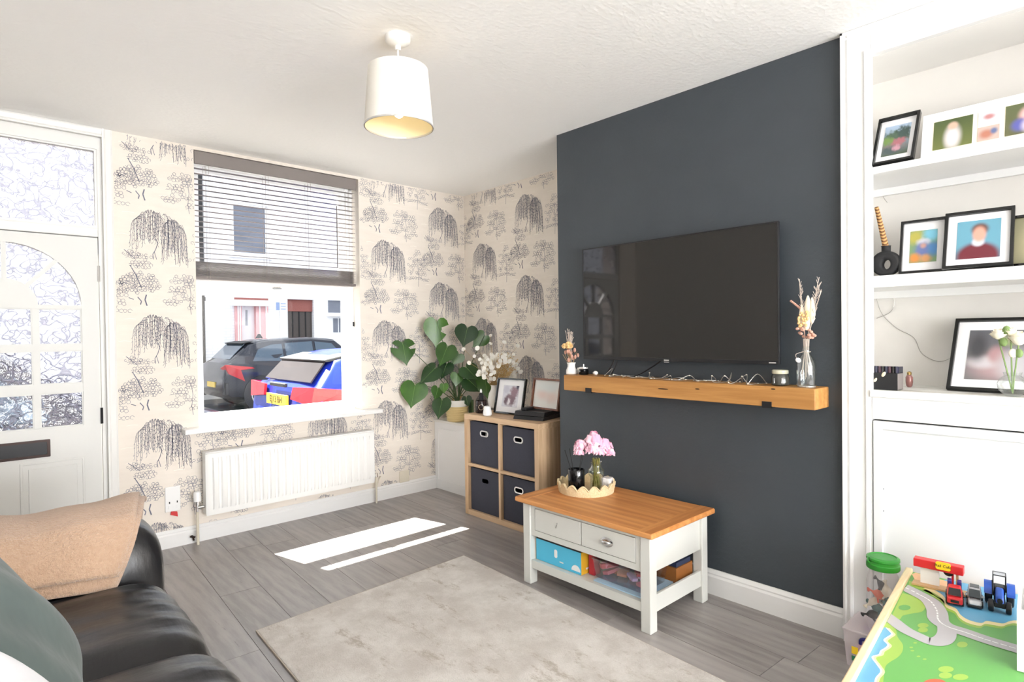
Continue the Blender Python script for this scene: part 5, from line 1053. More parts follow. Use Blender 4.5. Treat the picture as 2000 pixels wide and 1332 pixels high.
# ------------------------------------------------------------------ tray and what stands in it
t = NT('woven_rope'); v = t.coords(); t.bsdf(t.mix(t.noise(v, 130, 3), S(206, 178, 130), S(240, 222, 184)), .85, bump=t.noise(v, 160, 3), bstr=.9, bdist=.006)
TT = CTZ+.0008; tc_ = PZ(1145, 958, TT); TRr = .144
tr_ = thing('scalloped_tray', 'round woven straw tray with a scalloped rim on the coffee table', 'tray', (tc_.x, tc_.y, TT))
NSC = 16; N = 140
def trim_h(a): return .034+.024*abs(sin(a*NSC/2))
vs = []; fs = []
for k in range(N):
    a = 2*pi*k/N
    for (r_, z_) in ((TRr, .0), (TRr+.004, trim_h(a)*.5), (TRr+.005, trim_h(a)), (TRr-.003, trim_h(a)), (TRr-.006, .006)): vs.append((tc_.x+r_*cos(a), tc_.y+r_*sin(a), TT+z_))
for k in range(N):
    k2 = (k+1) % N
    for j in range(4): fs.append((k*5+j, k2*5+j, k2*5+j+1, k*5+j+1))
MB().add(vs, fs).build('rim', 'woven_rope', tr_); MB().lathe([(.001, .0), (TRr, .0), (TRr-.005, .006), (.001, .006)], (tc_.x, tc_.y, TT), 40, cap0=False, cap1=False).build('tray_base', 'woven_rope', tr_)
for k in range(NSC):
    a0 = 2*pi*k/NSC; m = MB().tube([(tc_.x+(TRr+.006)*cos(a0+2*pi/NSC*s), tc_.y+(TRr+.006)*sin(a0+2*pi/NSC*s), TT+trim_h(a0+2*pi/NSC*s)-.003) for s in [i/8 for i in range(9)]], .0035, 5); m.build('rope_edge', 'woven_rope', tr_)
TZt = TT+.0065
dfp = PZ(1126, 962, TZt); dfp = Vector((dfp.x, dfp.y, TZt)); df = thing('reed_diffuser', 'black reed diffuser with black sticks in the scalloped tray', 'diffuser', tuple(dfp))
MB().lathe([(.041, 0), (.043, .003), (.043, .118), (.041, .122), (.037, .122), (.037, .11), (.004, .11)], dfp, 28).build('vessel', 'black_gloss', df, smooth=40)
for (px_, py_) in ((1103, 879), (1112, 876), (1140, 884), (1136, 890)):
    MB().tube([dfp+Vector((0, 0, .03)), CAMPOS+ray(px_, py_)*((dfp-CAMPOS).dot(_f))], .0017, 5).build('reed', 'black_matte', df)
vs_ = PZ(1160, 962, TZt); vs_ = Vector((vs_.x+.02, vs_.y, TZt)); pv = thing('flower_vase', 'clear glass vase of pink peonies in the scalloped tray', 'vase', tuple(vs_))
clear_glass('water_glass', (.90, .93, .84), .06, .03)
MB().lathe([(.001, .002), (.028, .002), (.030, .006), (.030, .078), (.040, .09), (.041, .115), (.028, .128), (.026, .15), (.031, .158)], vs_, 28, cap0=False, cap1=False).build('vase', 'water_glass', pv, smooth=50)
plain('flower_stem', (122, 116, 52), .6, var=.2)
sm = random.Random(8)
for k in range(9):
    a = 2*pi*k/9; MB().tube([vs_+Vector((.02*cos(a), .02*sin(a), .006)), vs_+Vector((.012*cos(a+1), .012*sin(a+1), .10)), vs_+Vector((.018*cos(a+1.4), .018*sin(a+1.4), .175))], .003, 6).build('stem', 'flower_stem', pv)
plain('peony_pink', (242, 200, 214), .7, var=.06, scale=30); plain('peony_deep', (232, 170, 196), .7, var=.08, scale=30)
def peony(c, R_, mat, par, seed):
    r_ = random.Random(seed); core = MB().ball(c, R_*.62, 12, 8, (1.15, 1.15, .85)).build('peony', 'peony_deep', par, smooth=180)
    for k in range(46):
        th_ = k*2.39996+r_.uniform(-.2, .2); ph = math.asin(1-1.55*(k+.5)/46); n_ = Vector((cos(th_)*cos(ph), sin(th_)*cos(ph), sin(ph))); ay = Vector((0, 0, 1)); ay = (ay-n_*ay.z); ay = ay.normalized() if ay.length > .05 else n_.orthogonal().normalized(); ax = ay.cross(n_)
        tilt = r_.uniform(.15, .6); ctr = Vector(c)+Vector((n_.x*1.25, n_.y*1.25, n_.z*.8))*R_*r_.uniform(.62, .9); w_ = R_*r_.uniform(.42, .58); up_ = (ay*cos(tilt)+n_*sin(tilt)); s_ = r_.uniform(0, 6)
        m = MB(); m.grid(lambda u, v: ctr+ax*((u-.5)*2*w_*(.55+.6*v-.35*v*v*v))+up_*((v-.35)*1.9*w_)+n_*(-1.5*w_*(u-.5)**2+.10*w_*sin(11*u+s_)*v), 7, 5); m.build('petal', mat if k % 3 else ('peony_deep' if mat == 'peony_pink' else 'peony_pink'), core, smooth=180)
dpk = (vs_-CAMPOS).dot(_f)
for k, (px_, py_, R_, mm, off) in enumerate(((1160, 862, .050, 'peony_pink', 0), (1134, 872, .040, 'peony_pink', .01), (1180, 870, .040, 'peony_deep', .0), (1156, 878, .036, 'peony_pink', -.035), (1189, 884, .032, 'peony_deep', .015), (1170, 882, .032, 'peony_pink', -.03), (1131, 884, .026, 'peony_pink', -.01))):
    peony(CAMPOS+ray(px_, py_)*(dpk+off), R_, mm, pv, k)
wp = PZ(1184, 956, TZt); wp = Vector((wp.x, wp.y+.0, TZt))
plain('candle_white', (232, 226, 222), .5, var=.04)
m = MB(Matrix.Translation(wp+Vector((.012, 0, 0))) @ Matrix.Rotation(radians(-25), 4, 'Z'))
ow = []
for k in range(40): a = 2*pi*k/40; ow.append((.029*cos(a)*(1+.10*cos(4*a)), .029*sin(a)*(1+.10*cos(4*a))))
m.prism(ow, lambda a, b, z: (a, b, z), 0, .062); tag(m.build('wax_candle', 'candle_white', bev=.006, seg=3), 'white lobed wax candle behind the peony vase in the tray', 'candle')
# ------------------------------------------------------------------ sofa
t = NT('black_leather'); v = t.coords(); n1 = t.noise(t.coords((1, 1.8, 1)), 6, 3, .55); n2 = t.noise(v, 220, 2); n3 = t.noise(t.coords((5, 1, 2)), 5, 3)
h = t.math('ADD', t.math('ADD', t.math('MULTIPLY', n1, 1.0), t.math('MULTIPLY', n3, .5)), t.math('MULTIPLY', n2, .05))
t.bsdf(t.mix(n1, S(17, 17, 20), S(25, 25, 28)), t.math('ADD', t.math('MULTIPLY', n1, .15), .26), bump=h, bstr=.3, bdist=.014)
sf = thing('leather_sofa', 'black leather sofa along the left wall, facing the television', 'sofa', (0, 1.45, 0))
SY0, SY1 = .78, 2.74
def arm(yc, hw):
    st_ = [(-.47, .96), (-.3, 1), (.30, 1), (.40, .99), (.46, .955), (.50, .88), (.525, .76), (.537, .58), (.54, .3)]
    def fn(u, v):
        i = v*(len(st_)-1); k = min(int(i), len(st_)-2); q = i-k; x = st_[k][0]+(st_[k+1][0]-st_[k][0])*q; s = st_[k][1]+(st_[k+1][1]-st_[k][1])*q
        a = 2*pi*u; ca, sa = cos(a), sin(a); y = math.copysign(abs(ca)**.75, ca)*hw*(1-(1-s)*.6); z = math.copysign(abs(sa)**.6, sa)*.295*(1-(1-s)*.75)
        z += .010*sin(x*22+ca*3)*max(0, sa); bul = .02*max(0, sa)*abs(ca); y += math.copysign(bul, ca)
        return (x*.965, yc+y, .335+z)
    m = MB().grid(fn, 40, len(st_), closeu=True); n = 40; L = len(m.v); m.f.append(tuple(range(n-1, -1, -1))); m.f.append(tuple(range(L-n, L))); return m
arm(2.55, .185).build('arm', 'black_leather', sf, smooth=180, sub=1); arm(.35, .185).build('arm', 'black_leather', sf, smooth=180, sub=1)
prof = smooth_path([(-.30, 0, .40), (-.2, 0, .452), (.1, 0, .472), (.36, 0, .468), (.47, 0, .436), (.512, 0, .36), (.512, 0, .26), (.49, 0, .15)], 5)
for y0, y1 in ((1.755, 2.365), (1.145, 1.753), (.535, 1.143)):
    def fn(u, v):
        i = u*(len(prof)-1); k = min(int(i), len(prof)-2); q = i-k; p_ = prof[k].lerp(prof[k+1], q); w_ = 2*v-1
        puff = 1-abs(w_)**5; d_ = .035*(1-puff)
        z = p_.z-d_*(1 if u < .75 else .2)+.006*sin(v*31+u*9)*puff*(1 if u > .45 else .3); x = p_.x-d_*(1.2*max(0, u-.35))
        return (x, y0+(y1-y0)*v, z)
    MB().grid(fn, 36, 26).build('seat_cushion', 'black_leather', sf, smooth=180)
MB().box(-.45, .46, .4, 2.5, .05, .40).build('base', 'black_leather', sf, bev=.02)
for y0, y1 in ((1.755, 2.37), (1.145, 1.75), (.535, 1.14)):
    MB().hexa([(-.50, y0, .38), (-.14, y0, .42), (-.14, y1, .42), (-.50, y1, .38), (-.52, y0+.02, .90), (-.32, y0+.02, .90), (-.32, y1-.02, .90), (-.52, y1-.02, .90)]).build('back_cushion', 'black_leather', sf, bev=.06, seg=5, smooth=60)
for x in (-.4, .4):
    for y in (.3, 2.6): MB().lathe([(.02, 0), (.025, .06)], (x, y, 0), 12).build('foot', 'black_plastic', sf)
# folded throw over the far arm
t = NT('teddy_camel'); v = t.coords(); t.bsdf(t.mix(t.noise(v, 60, 4, .7), S(176, 142, 116), S(208, 178, 152)), .95, bump=t.noise(v, 120, 3, .7), bstr=.9, bdist=.01, Sheen_Weight=.4, Sheen_Roughness=.5)
tb = thing('throw_blanket', 'camel coloured fleecy throw folded over the far arm of the black sofa', 'blanket', (.1, 2.55, .6))
def over(s, x, lift):   # path over the arm: s 0 outer side, 1 inner hem
    pth = [(2.755, .42), (2.765, .53), (2.72, .614), (2.62, .645), (2.5, .65), (2.40, .63), (2.345, .575), (2.325, .515), (2.318, .455), (2.312, .425)]
    i = s*(len(pth)-1); k = min(int(i), len(pth)-2); q = i-k; y = pth[k][0]+(pth[k+1][0]-pth[k][0])*q; z = pth[k][1]+(pth[k+1][1]-pth[k][1])*q
    c = Vector((y-2.53, z-.40)).normalized(); w_ = .006*sin(x*14+s*5)+.004*sin(x*31)
    return (x, y+c.x*(lift+w_), z+c.y*(lift+w_))
def sheet(lift, smax0, smax1, xr0, xr1):
    def fn(u, v):
        s = v*(smax0+(smax1-smax0)*u); x = -.46+(xr0+(xr1-xr0)*max(0, (v-.3)/.7)**1.0+.46)*u; return over(s, x, lift)
    return MB().grid(fn, 40, 34)
sheet(.012, .735, .90, .52, .355).build('lower_fold', 'teddy_camel', tb, smooth=180, solid=.014)
sheet(.028, .68, .835, .505, .36).build('upper_fold', 'teddy_camel', tb, smooth=180, solid=.014)
# cushions
def pillow(nm, label, ctr, ux, uy, w_, h_, th_, mat, wr=.0):
    m = MB(frame_mtx(ctr, ux, uy)); n = 26
    for sg in (1, -1):
        def fn(u, v):
            a, b = 2*u-1, 2*v-1; x = .5*w_*a*(1-.09*(1-b*b)*0-.07*(1-abs(a))*0)*(1-.06*(1-b**2)*a*a); y = .5*h_*b*(1-.06*(1-a**2)*b*b)
            z = sg*th_/2*max(0, (1-a*a)*(1-b*b))**.42+wr*.5*sin(7*a+3*b)*(1-a*a)*(1-b*b)
            return (x, y, z)
        m.grid(fn, n, n)
    o = m.build(nm, mat, smooth=180); tag(o, label, 'cushion'); return o
t = NT('sage_velvet'); v = t.coords(); t.bsdf(t.mix(t.noise(v, 5, 3), S(72, 84, 82), S(96, 108, 106)), .8, bump=t.noise(v, 7, 3), bstr=.3, bdist=.03, Sheen_Weight=.12, Sheen_Roughness=.4)
plain('cushion_white', (232, 234, 240), .8, var=.03, bstr=.1); plain('fleece_cream', (236, 228, 206), .95, var=.1, scale=40, bstr=.9, bscale=70)
CU = Vector((-.52, 0, .85)); 
pillow('throw_cushion', 'grey-green velvet cushion leaning back on the black sofa seat', (.035, 1.48, .700), (.10, 1, .12), CU, .46, .46, .15, 'sage_velvet', .02)
pillow('throw_cushion', 'white cushion at the near end of the black sofa, in front of the green one', (.078, 1.03, .645), (.05, 1, .0), CU, .40, .42, .15, 'cushion_white', .01)
pillow('throw_cushion', 'cream fleecy cushion mostly hidden behind the grey-green cushion', (-.07, 1.70, .645), (.0, 1, .1), CU, .46, .47, .13, 'fleece_cream', .03)

# ------------------------------------------------------------------ built-in alcove cupboard
AY0, AY1 = -.40, YCH0-.001; AX = XC-.018; AB = 2.97; AO = .758; ROW = 2.345
ac = thing('alcove_cupboard', 'white built-in cupboard with open shelves above panelled doors in the alcove', 'cupboard', (AX, .2, 0))
f_ = lambda a, b, x: (x, a, b)
MB().box(AX, AX+.03, AO, AY1, 0, CEIL-.001).build('stile', 'white_gloss', ac, bev=.002); MB().box(AX, AX+.03, AY0, AY0+.1, 0, CEIL-.001).build('stile', 'white_gloss', ac, bev=.002)
MB().box(AX, AX+.03, AY0+.1, AO, ROW, CEIL-.001).build('header', 'white_gloss', ac, bev=.002)
pr_ = [(0, 0), (.034, 0), (.034, .008), (.026, .014), (.016, .009), (.008, .016), (0, .016)]
MB().prism(pr_, lambda a, b, z: (AX-b, AY1-.002-a, z), 0, CEIL-.002).build('moulding', 'white_gloss', ac); MB().prism(pr_, lambda a, b, y: (AX-b, y, CEIL-.002-a), AY0, AY1-.002).build('moulding', 'white_gloss', ac)
MB().box(AX-.006, AX, AO+.006, AO+.022, 0, ROW+.02).build('bead_strip', 'white_gloss', ac, bev=.002)
MB().box(AX-.002, AX+.03, AY0+.1, AO, .915, 1.002).build('waist_rail', 'white_gloss', ac, bev=.002)
t = NT('ledge_worn'); v = t.coords((1, .2, 1)); t.bsdf(t.mix(t.ramp(t.noise(v, 12, 5, .7), .5, .62), S(226, 225, 220), S(186, 182, 170)), .6)
MB().box(AX-.012, AX+.002, AY0+.1, AO+.006, 1.002, 1.030).build('ledge_nosing', 'white_gloss', ac, bev=.003); MB().box(AX+.002, AB, AY0+.05, AY1, 1.004, 1.0295).build('ledge', 'ledge_worn', ac)
for z0, z1 in ((1.432, 1.478), (1.878, 1.905)):
    sh_ = MB().box(AX+.006, AB, AY0+.03, AY1, z0, z1).build('shelf', 'white_gloss', ac, bev=.002)
    MB().box(AB-.02, AB, AY0+.03, AY1, z0-.03, z0).build('batten', 'white_gloss', sh_)
MB().box(AB, AB+.012, AY0, AY1, 0, CEIL-.001).build('back_panel', 'alcove_paint', ac); MB().box(AX+.03, AB, AY1-.008, AY1, 1.03, CEIL-.001).build('side_lining', 'alcove_paint', ac); MB().box(AX+.03, AB, AY0, AY0+.01, 0, CEIL-.001).build('side_lining', 'alcove_paint', ac)
MB().box(AX+.03, AB, AY0, AY1, ROW+.0, ROW+.015).build('top_board', 'wall_white', ac)
for y0, y1 in ((.185, AO-.004), (AY0+.103, .181)):
    dd = MB().box(AX+.004, AX+.024, y0, y1, .11, .909).build('door', 'cupboard_paint', ac, bev=.002)
    MB().ring([(y0, .11), (y1, .11), (y1, .909), (y0, .909)], [(y0+.032, .142), (y1-.032, .142), (y1-.032, .877), (y0+.032, .877)], f_, AX-.006, AX+.004).build('door_frame', 'cupboard_paint', dd, bev=.0025)
    if y0 > .1:
        for py_ in (955, 998): q = PX(1726, py_, AX+.003); MB().ball((AX+.004, q.y, q.z), .0022, 6, 4).build('screw_hole', 'black_matte', dd)
MB().box(AX, AX+.02, AY0+.1, AO, 0, .106).build('plinth', 'white_gloss', ac)
# thin wires stapled in the alcove
WX_ = AB-.006
def wire(label, pts):
    tag(MB().tube(smooth_path([PX(a, b, WX_) for a, b in pts], 6), .0011, 4).build('thin_wire', 'wire_silver'), label, 'wire')
wire('thin loose wire hanging in a long curve across the back of the lower open shelf', [(1712, 582), (1722, 612), (1750, 640), (1785, 660), (1800, 690), (1832, 706), (1856, 700)])
wire('short end of thin wire hanging below the top open shelf', [(1727, 352), (1724, 380), (1733, 396)])
wire('thin wire looping from under the middle open shelf', [(1741, 570), (1746, 592), (1738, 610), (1712, 622)])

# pictures on the shelves
S3, S2, S1 = 1.9055, 1.4785, 1.030
gd = blobs('print_garden', ((70, 84, 60), (170, 190, 214)), [(.5, .62, .5, .2, (74, 96, 78), .4), (.75, .72, .25, .2, (58, 78, 74), .4), (.4, .3, .5, .2, (120, 112, 112), .5), (.6, .42, .25, .12, (168, 104, 112), .5), (.35, .16, .4, .12, (70, 84, 84), .5), (.55, .22, .14, .09, (196, 148, 160), .6), (.15, .5, .2, .14, (112, 140, 76), .5)], 1.8)
X3 = AX+.03
def shelf_pts(x0, x1, Xs, z, y0=None): return (Xs, PX(x0, 300, Xs).y, z), (Xs, PX(x1, 300, Xs).y, z)
a, b = shelf_pts(1703, 1786, X3, S3)
picture('black frame with a white mount and a colourful garden photo on the top open shelf', a, b, 240, 28, gd, .010, (.14, .15), th=.022)
ph1 = blobs('print_meadow_figure', ((104, 112, 60), (70, 84, 46)), [(.5, .35, .2, .4, (214, 206, 206), .5), (.5, .75, .12, .12, (206, 170, 150), .5)])
ph2 = blobs('print_soft_red', (206, 208, 216), [(.5, .55, .25, .2, (178, 124, 124), .6)]); ph3 = blobs('print_soft_rust', (190, 170, 160), [(.4, .45, .3, .3, (176, 116, 96), .6), (.75, .6, .15, .2, (96, 110, 150), .6)])
ph4 = blobs('print_soft_family', ((96, 96, 66), (88, 96, 62)), [(.55, .6, .22, .25, (222, 178, 176), .5), (.35, .3, .2, .2, (86, 90, 160), .5), (.65, .25, .25, .25, (220, 206, 216), .5)])
a = (X3+.025, PX(1800, 300, X3+.025).y, S3); b = (X3+.025, .06, S3)
picture('wide cream frame of several blurred small photos leaning on the top open shelf', a, b, 232, 15, None, .014, (0, 0), 'mount_white', windows=[(ph1, .04, .1, .27, .88), (ph3, .30, .1, .42, .47), (ph2, .30, .53, .42, .88), (ph4, .45, .1, .68, .88), (ph1, .72, .1, .96, .88)], mount='mount_cream')
pc = blobs('print_child_colours', (120, 150, 110), [(.2, .8, .3, .2, (176, 168, 80), .6), (.8, .85, .3, .2, (120, 190, 214), .6), (.5, .62, .24, .12, (206, 206, 214), .5), (.5, .4, .3, .22, (104, 118, 168), .5), (.2, .15, .2, .14, (214, 140, 70), .6), (.6, .12, .2, .12, (206, 150, 100), .6), (.88, .4, .2, .2, (76, 130, 186), .6), (.5, .52, .1, .08, (190, 150, 140), .6)], .6)
a, b = shelf_pts(1756, 1848, X3+.03, S2)
picture('black frame with a blurred colourful child photo on the middle open shelf', a, b, 436, 11, pc, .009, (.17, .17))
pm = blobs('print_maroon_jumper', (98, 152, 172), [(.5, .05, .5, .36, (104, 34, 46), .22), (.5, .42, .13, .10, (214, 214, 224), .5), (.53, .76, .19, .15, (92, 58, 50), .4), (.52, .62, .15, .2, (206, 152, 134), .4)])
a, b = (AX+.012, PX(1841, 528, AX+.012).y, S2), (AX+.02, PX(1980, 520, AX+.02).y, S2)
picture('black frame with a blurred portrait in a maroon jumper on the middle open shelf', a, b, 422, 20, pm, .011, (.15, .13))
pg = blobs('print_olive', (130, 126, 100), [(.4, .4, .3, .4, (160, 152, 120), .6)])
a, b = (X3+.055, PX(1972, 525, X3+.055).y, S2), (X3+.055, .16, S2)
picture('black frame with an olive toned print at the right end of the middle open shelf', a, b, 425, 8, pg, .010, (.0, .0))
pw = blobs('print_grey_couple', ((122, 118, 120), (96, 96, 102)), [(.5, .25, .4, .25, (176, 150, 152), .6), (.25, .35, .22, .12, (200, 194, 198), .6), (.45, .5, .12, .16, (176, 140, 142), .6), (.75, .3, .25, .3, (190, 188, 192), .6), (.15, .65, .14, .25, (72, 72, 76), .6), (.62, .78, .12, .1, (150, 158, 120), .6)])
a = PZ(1850, 763, S1); b = PZ(1990, 776, S1); a.x = max(a.x, AX+.03)
picture('large black frame with a blurred grey photo standing on the cupboard ledge', (AX+.135, PX(1850, 756, AX+.135).y, S1), (AX+.115, PX(2050, 758, AX+.115).y, S1), 626, 25, pw, .012, (.14, .13), th=.02)
# black ring vase with a woven grass stick
vx_ = AX+.07; vc_ = PX(1731, 540, vx_); vk = thing('ring_vase', 'matt black ring-shaped vase holding a woven straw stick on the middle open shelf', 'vase', (vx_, vc_.y, S2))
R1 = .052; cz = S2+.050; oy = vc_.y
outer = [(oy+R1*cos(a)*.98, cz+max(-.0495, R1*sin(a)*.96)) for a in [2*pi*k/32 for k in range(32)]]; inner = [(oy-.004+.014*cos(a), cz-.004+.019*sin(a)) for a in [2*pi*k/32 for k in range(32)]]
MB().ring(outer, inner, f_, vx_-.022, vx_+.022).build('ring_body', 'black_matte', vk, bev=.010, seg=4, smooth=60); MB().lathe([(.024, .088), (.016, .098), (.016, .118), (.018, .120), (.012, .12)], (vx_, oy, S2), 18).build('neck', 'black_matte', vk, smooth=50)
t = NT('woven_straw'); v = t.coords((1, 1, 1), (0, .6, 0)); wv = t.n('TexWave', wave_type='BANDS', bands_direction='Z'); t.t.links.new(v, wv.inputs[0]); wv.inputs['Scale'].default_value = 32
t.bsdf(t.mix(wv.outputs[0], S(110, 72, 44), S(214, 166, 108)), .85, bump=wv.outputs[0], bstr=.6, bdist=.006)
tpx = PX(1712, 405, vx_+.02); MB().tube([(vx_, oy, S2+.11), tpx], .0115, 8, .008).build('straw_stick', 'woven_straw', vk, smooth=70)
# black keepsake box, tiny bottle, roses
p0, p1 = PZ(1700, 764, S1), PZ(1753, 766, S1); kb_ = thing('keepsake_box', 'black box with pearly shell motifs and a striped lid on the cupboard ledge', 'box', (AX+.06, p1.y+.05, S1))
kx0 = AX+.02; ky0 = PX(1753, 763, kx0).y; kw = .105; kh = .09
MB().box(kx0, kx0+.075, ky0, ky0+kw, S1, S1+kh*.74).build('box_body', 'black_matte', kb_, bev=.001); MB().box(kx0+.001, kx0+.074, ky0-.0008, ky0, S1+.002, S1+kh*.72).build('grey_side', 'blind_taupe', kb_)
plain('bead_navy', (30, 30, 52), .3); plain('bead_plum', (64, 34, 48), .3)
for k in range(9): MB().lathe([(.006, 0), (.006, kh*.28)], (kx0+.012, ky0+.006+k*.0115, S1+kh*.745), 8).build('lid_tube', ['bead_navy', 'black_gloss', 'bead_plum'][k % 3], kb_)
MB().box(kx0+.018, kx0+.074, ky0, ky0+kw, S1+kh*.745, S1+kh*1.0).build('lid', 'bead_navy', kb_)
for (px_, py_, s_) in ((1726, 731, 1), (1710, 742, .8)):
    c = PX(px_, py_, kx0); MB(Matrix.Translation((kx0-.0012, c.y, c.z)) @ Matrix.Rotation(.5, 4, 'X')).ball((0, 0, 0), 1, 12, 6, (.0025, .0062*s_, .0115*s_)).build('shell_inlay', 'label_cream', kb_, smooth=180)
pbx = PZ(1776, 756, S1); pbq = thing('tiny_bottle', 'tiny pink glass bottle with a metal collar beside the black keepsake box', 'bottle', tuple(pbx)); plain('pink_glass', (150, 104, 100), .1, .1, var=.3, scale=60)
MB().lathe([(.006, 0), (.011, .006), (.013, .02), (.013, .04), (.008, .05)], pbx, 14).build('bottle', 'pink_glass', pbq, smooth=50); MB().lathe([(.0085, .0505), (.0085, .06), (.004, .064)], pbx, 12).build('collar', 'brass', pbq)
rv = PZ(1976, 777, S1); rv = Vector((AX+.035, PX(1978, 775, AX+.035).y, S1)); rs = thing('flower_vase', 'small clear vase of cream roses in front of the large black frame', 'vase', tuple(rv))
MB().lathe([(.001, .001), (.020, .001), (.038, .02), (.045, .042), (.036, .062), (.024, .072), (.027, .084)], rv, 24, cap0=False, cap1=False).build('vase', 'clear_glass', rs, smooth=50)
plain('rose_cream', (244, 238, 220), .7, var=.04); plain('rose_green', (116, 140, 82), .6, var=.15)
def rose(c, R_, par, seed):
    c = Vector(c); r_ = random.Random(seed); core = MB().ball(c, R_*.5, 10, 7).build('rose', 'rose_cream', par, smooth=180)
    for k in range(14):
        th_ = k*2.4; rr = R_*(.35+.045*k); z0 = -.3*R_; m = MB()
        m.grid(lambda u, v: c+Vector((rr*(.55+.5*v)*cos(th_+(u-.5)*1.7), rr*(.55+.5*v)*sin(th_+(u-.5)*1.7), z0+R_*(1.1-.055*k)*v)), 7, 5); m.build('petal', 'rose_cream', core, smooth=180)
for k, (px_, py_, R_) in enumerate(((1950, 655, .030), (1990, 664, .038), (1974, 650, .024))):
    c = PX(px_, py_, rv.x); rose(c, R_, rs, k)
    MB().tube(smooth_path([rv+Vector((0, 0, .01)), rv+Vector((0, (c.y-rv.y)*.3, .07)), c-Vector((0, 0, .01))], 4), .0025, 5).build('stem', 'rose_green', rs)
for k, (px_, py_) in enumerate(((1966, 645), (1978, 690), (1990, 690), (1960, 668))):
    c = PX(px_, py_, rv.x-.01); MB().ball(c, 1, 8, 5, (.004, .012, .016)).build('rose_leaf', 'rose_green' if k != 1 else 'rose_cream', rs, smooth=180)
# ------------------------------------------------------------------ play table with a printed road map
PT = .37
O = PZ(1783, 1117, PT); e1 = (PZ(1670, 1332, PT)-O); e1.z = 0; e1.normalize(); e2 = Vector((-e1.y, e1.x, 0)); e2 = e2 if e2.y < 0 else -e2
LT, WTb = 1.15, .42
wood('beech', (222, 196, 150), (240, 220, 180), 'X', 14, .08, .45); plain('map_green', (100, 170, 82), .4, var=.03); plain('map_lime', (154, 190, 76), .4, var=.02); plain('map_dark', (94, 166, 78), .4); plain('map_road', (186, 184, 188), .4, var=.02)
plain('map_blue', (98, 166, 204), .4, var=.03); plain('map_sand', (238, 222, 168), .4); plain('map_white', (244, 246, 246), .4); plain('map_peach', (232, 184, 138), .4)
pt_ = thing('play_table', 'wooden play table with a printed road and river map on top', 'play table', (O.x+e1.x*.5+e2.x*.3, O.y+e1.y*.5+e2.y*.3, 0))
def tp3(a, b, z): q = O+e1*a+e2*b; return (q.x, q.y, z)
def slab(a0, a1, b0, b1, z0, z1, nm, mat, par, bev=0): return MB().prism([(a0, b0), (a1, b0), (a1, b1), (a0, b1)], tp3, z0, z1).build(nm, mat, par, bev=bev)
top_ = slab(0, LT, 0, WTb, PT-.02, PT, 'board', 'map_green', pt_)
slab(-.0, LT, -.022, 0, PT-.05, PT+.014, 'side_rail', 'beech', pt_, .004); slab(0, LT, WTb, WTb+.022, PT-.05, PT+.014, 'side_rail', 'beech', pt_, .004)
slab(LT, LT+.022, -.022, WTb+.022, PT-.05, PT+.014, 'end_rail', 'beech', pt_, .004); slab(-.004, 0, -.022, WTb+.022, PT-.05, PT-.001, 'end_rail', 'beech', pt_)
for a in (.21, LT-.08):
    for b in (.0, WTb-.05): slab(a, a+.05, b+.0, b+.05, 0, PT-.021, 'leg', 'beech', pt_, .003)
def crop(cx, cy): return 1600+cx/4.5625, 1040+cy/4.5625
def onmap(cx, cy, z): x, y = crop(cx, cy); return PZ(x, y, PT)
def flat(pts, mat, lay, nm, par=top_):
    z = PT+.00025*lay; q = [onmap(a, b, z) for a, b in pts]; L_ = []
    for p_ in q:   # keep the print on the board
        d_ = p_-O; a = min(max(d_.dot(e1), .001), LT-.001); b = min(max(d_.dot(e2), .0005), WTb-.001); w_ = O+e1*a+e2*b; L_.append((w_.x, w_.y, z))
    return MB().add(L_, [tuple(range(len(L_)))]).build(nm, mat, par, recalc=False)
def closed(pts, n=5): return [(p_.x, p_.y) for p_ in smooth_path([(a, b, 0) for a, b in pts], n)]
sea = closed([(585, 845), (625, 885), (640, 908), (600, 935), (572, 962), (606, 1000), (592, 1025), (545, 1055), (528, 1088), (466, 1112), (515, 1185), (545, 1240), (500, 1300), (485, 1380)])+[(430, 1600), (0, 1600), (150, 1332), (470, 830)]
sh = lambda pts, dx_, dy_: [(a+dx_, b+dy_) for a, b in pts]
flat(closed([(610, 800), (680, 860), (698, 930), (745, 1000), (740, 1062), (700, 1112), (600, 1180), (580, 1260), (560, 1420)])+[(500, 1650), (0, 1650), (150, 1332), (480, 790)], 'map_lime', 1, 'printed_meadow')
flat(sh(sea, 40, 8), 'map_sand', 2, 'printed_sand'); flat(sh(sea, 17, 3), 'map_white', 3, 'printed_surf'); flat(sea, 'map_blue', 4, 'printed_sea')
flat([(p_[0], p_[1]) for p_ in closed([(740, 540), (850, 570), (930, 620), (948, 660), (915, 705), (830, 722), (745, 742), (715, 775), (640, 760)])], 'map_lime', 1, 'printed_meadow')
flat(closed([(800, 430), (930, 470), (1030, 560), (1110, 600), (1130, 640), (1060, 600), (950, 530), (800, 470)]), 'map_lime', 1, 'printed_meadow')
pond = closed([(935, 470), (1040, 520), (1115, 575), (1140, 640), (1220, 680), (1260, 735), (1330, 780), (1440, 808), (1490, 790), (1560, 800), (1640, 812), (1700, 792), (1790, 790), (2100, 860)])+[(2500, 700), (2300, 500), (1600, 420), (1140, 420)]
flat(sh(pond, -14, 44), 'map_lime', 1, 'printed_meadow'); flat(sh(pond, -10, 26), 'map_sand', 2, 'printed_sand'); flat(pond, 'map_blue', 3, 'printed_pond')
flat([(825, 372), (860, 360), (1150, 440), (1150, 500), (1000, 462), (860, 440)], 'map_peach', 4, 'printed_platform')
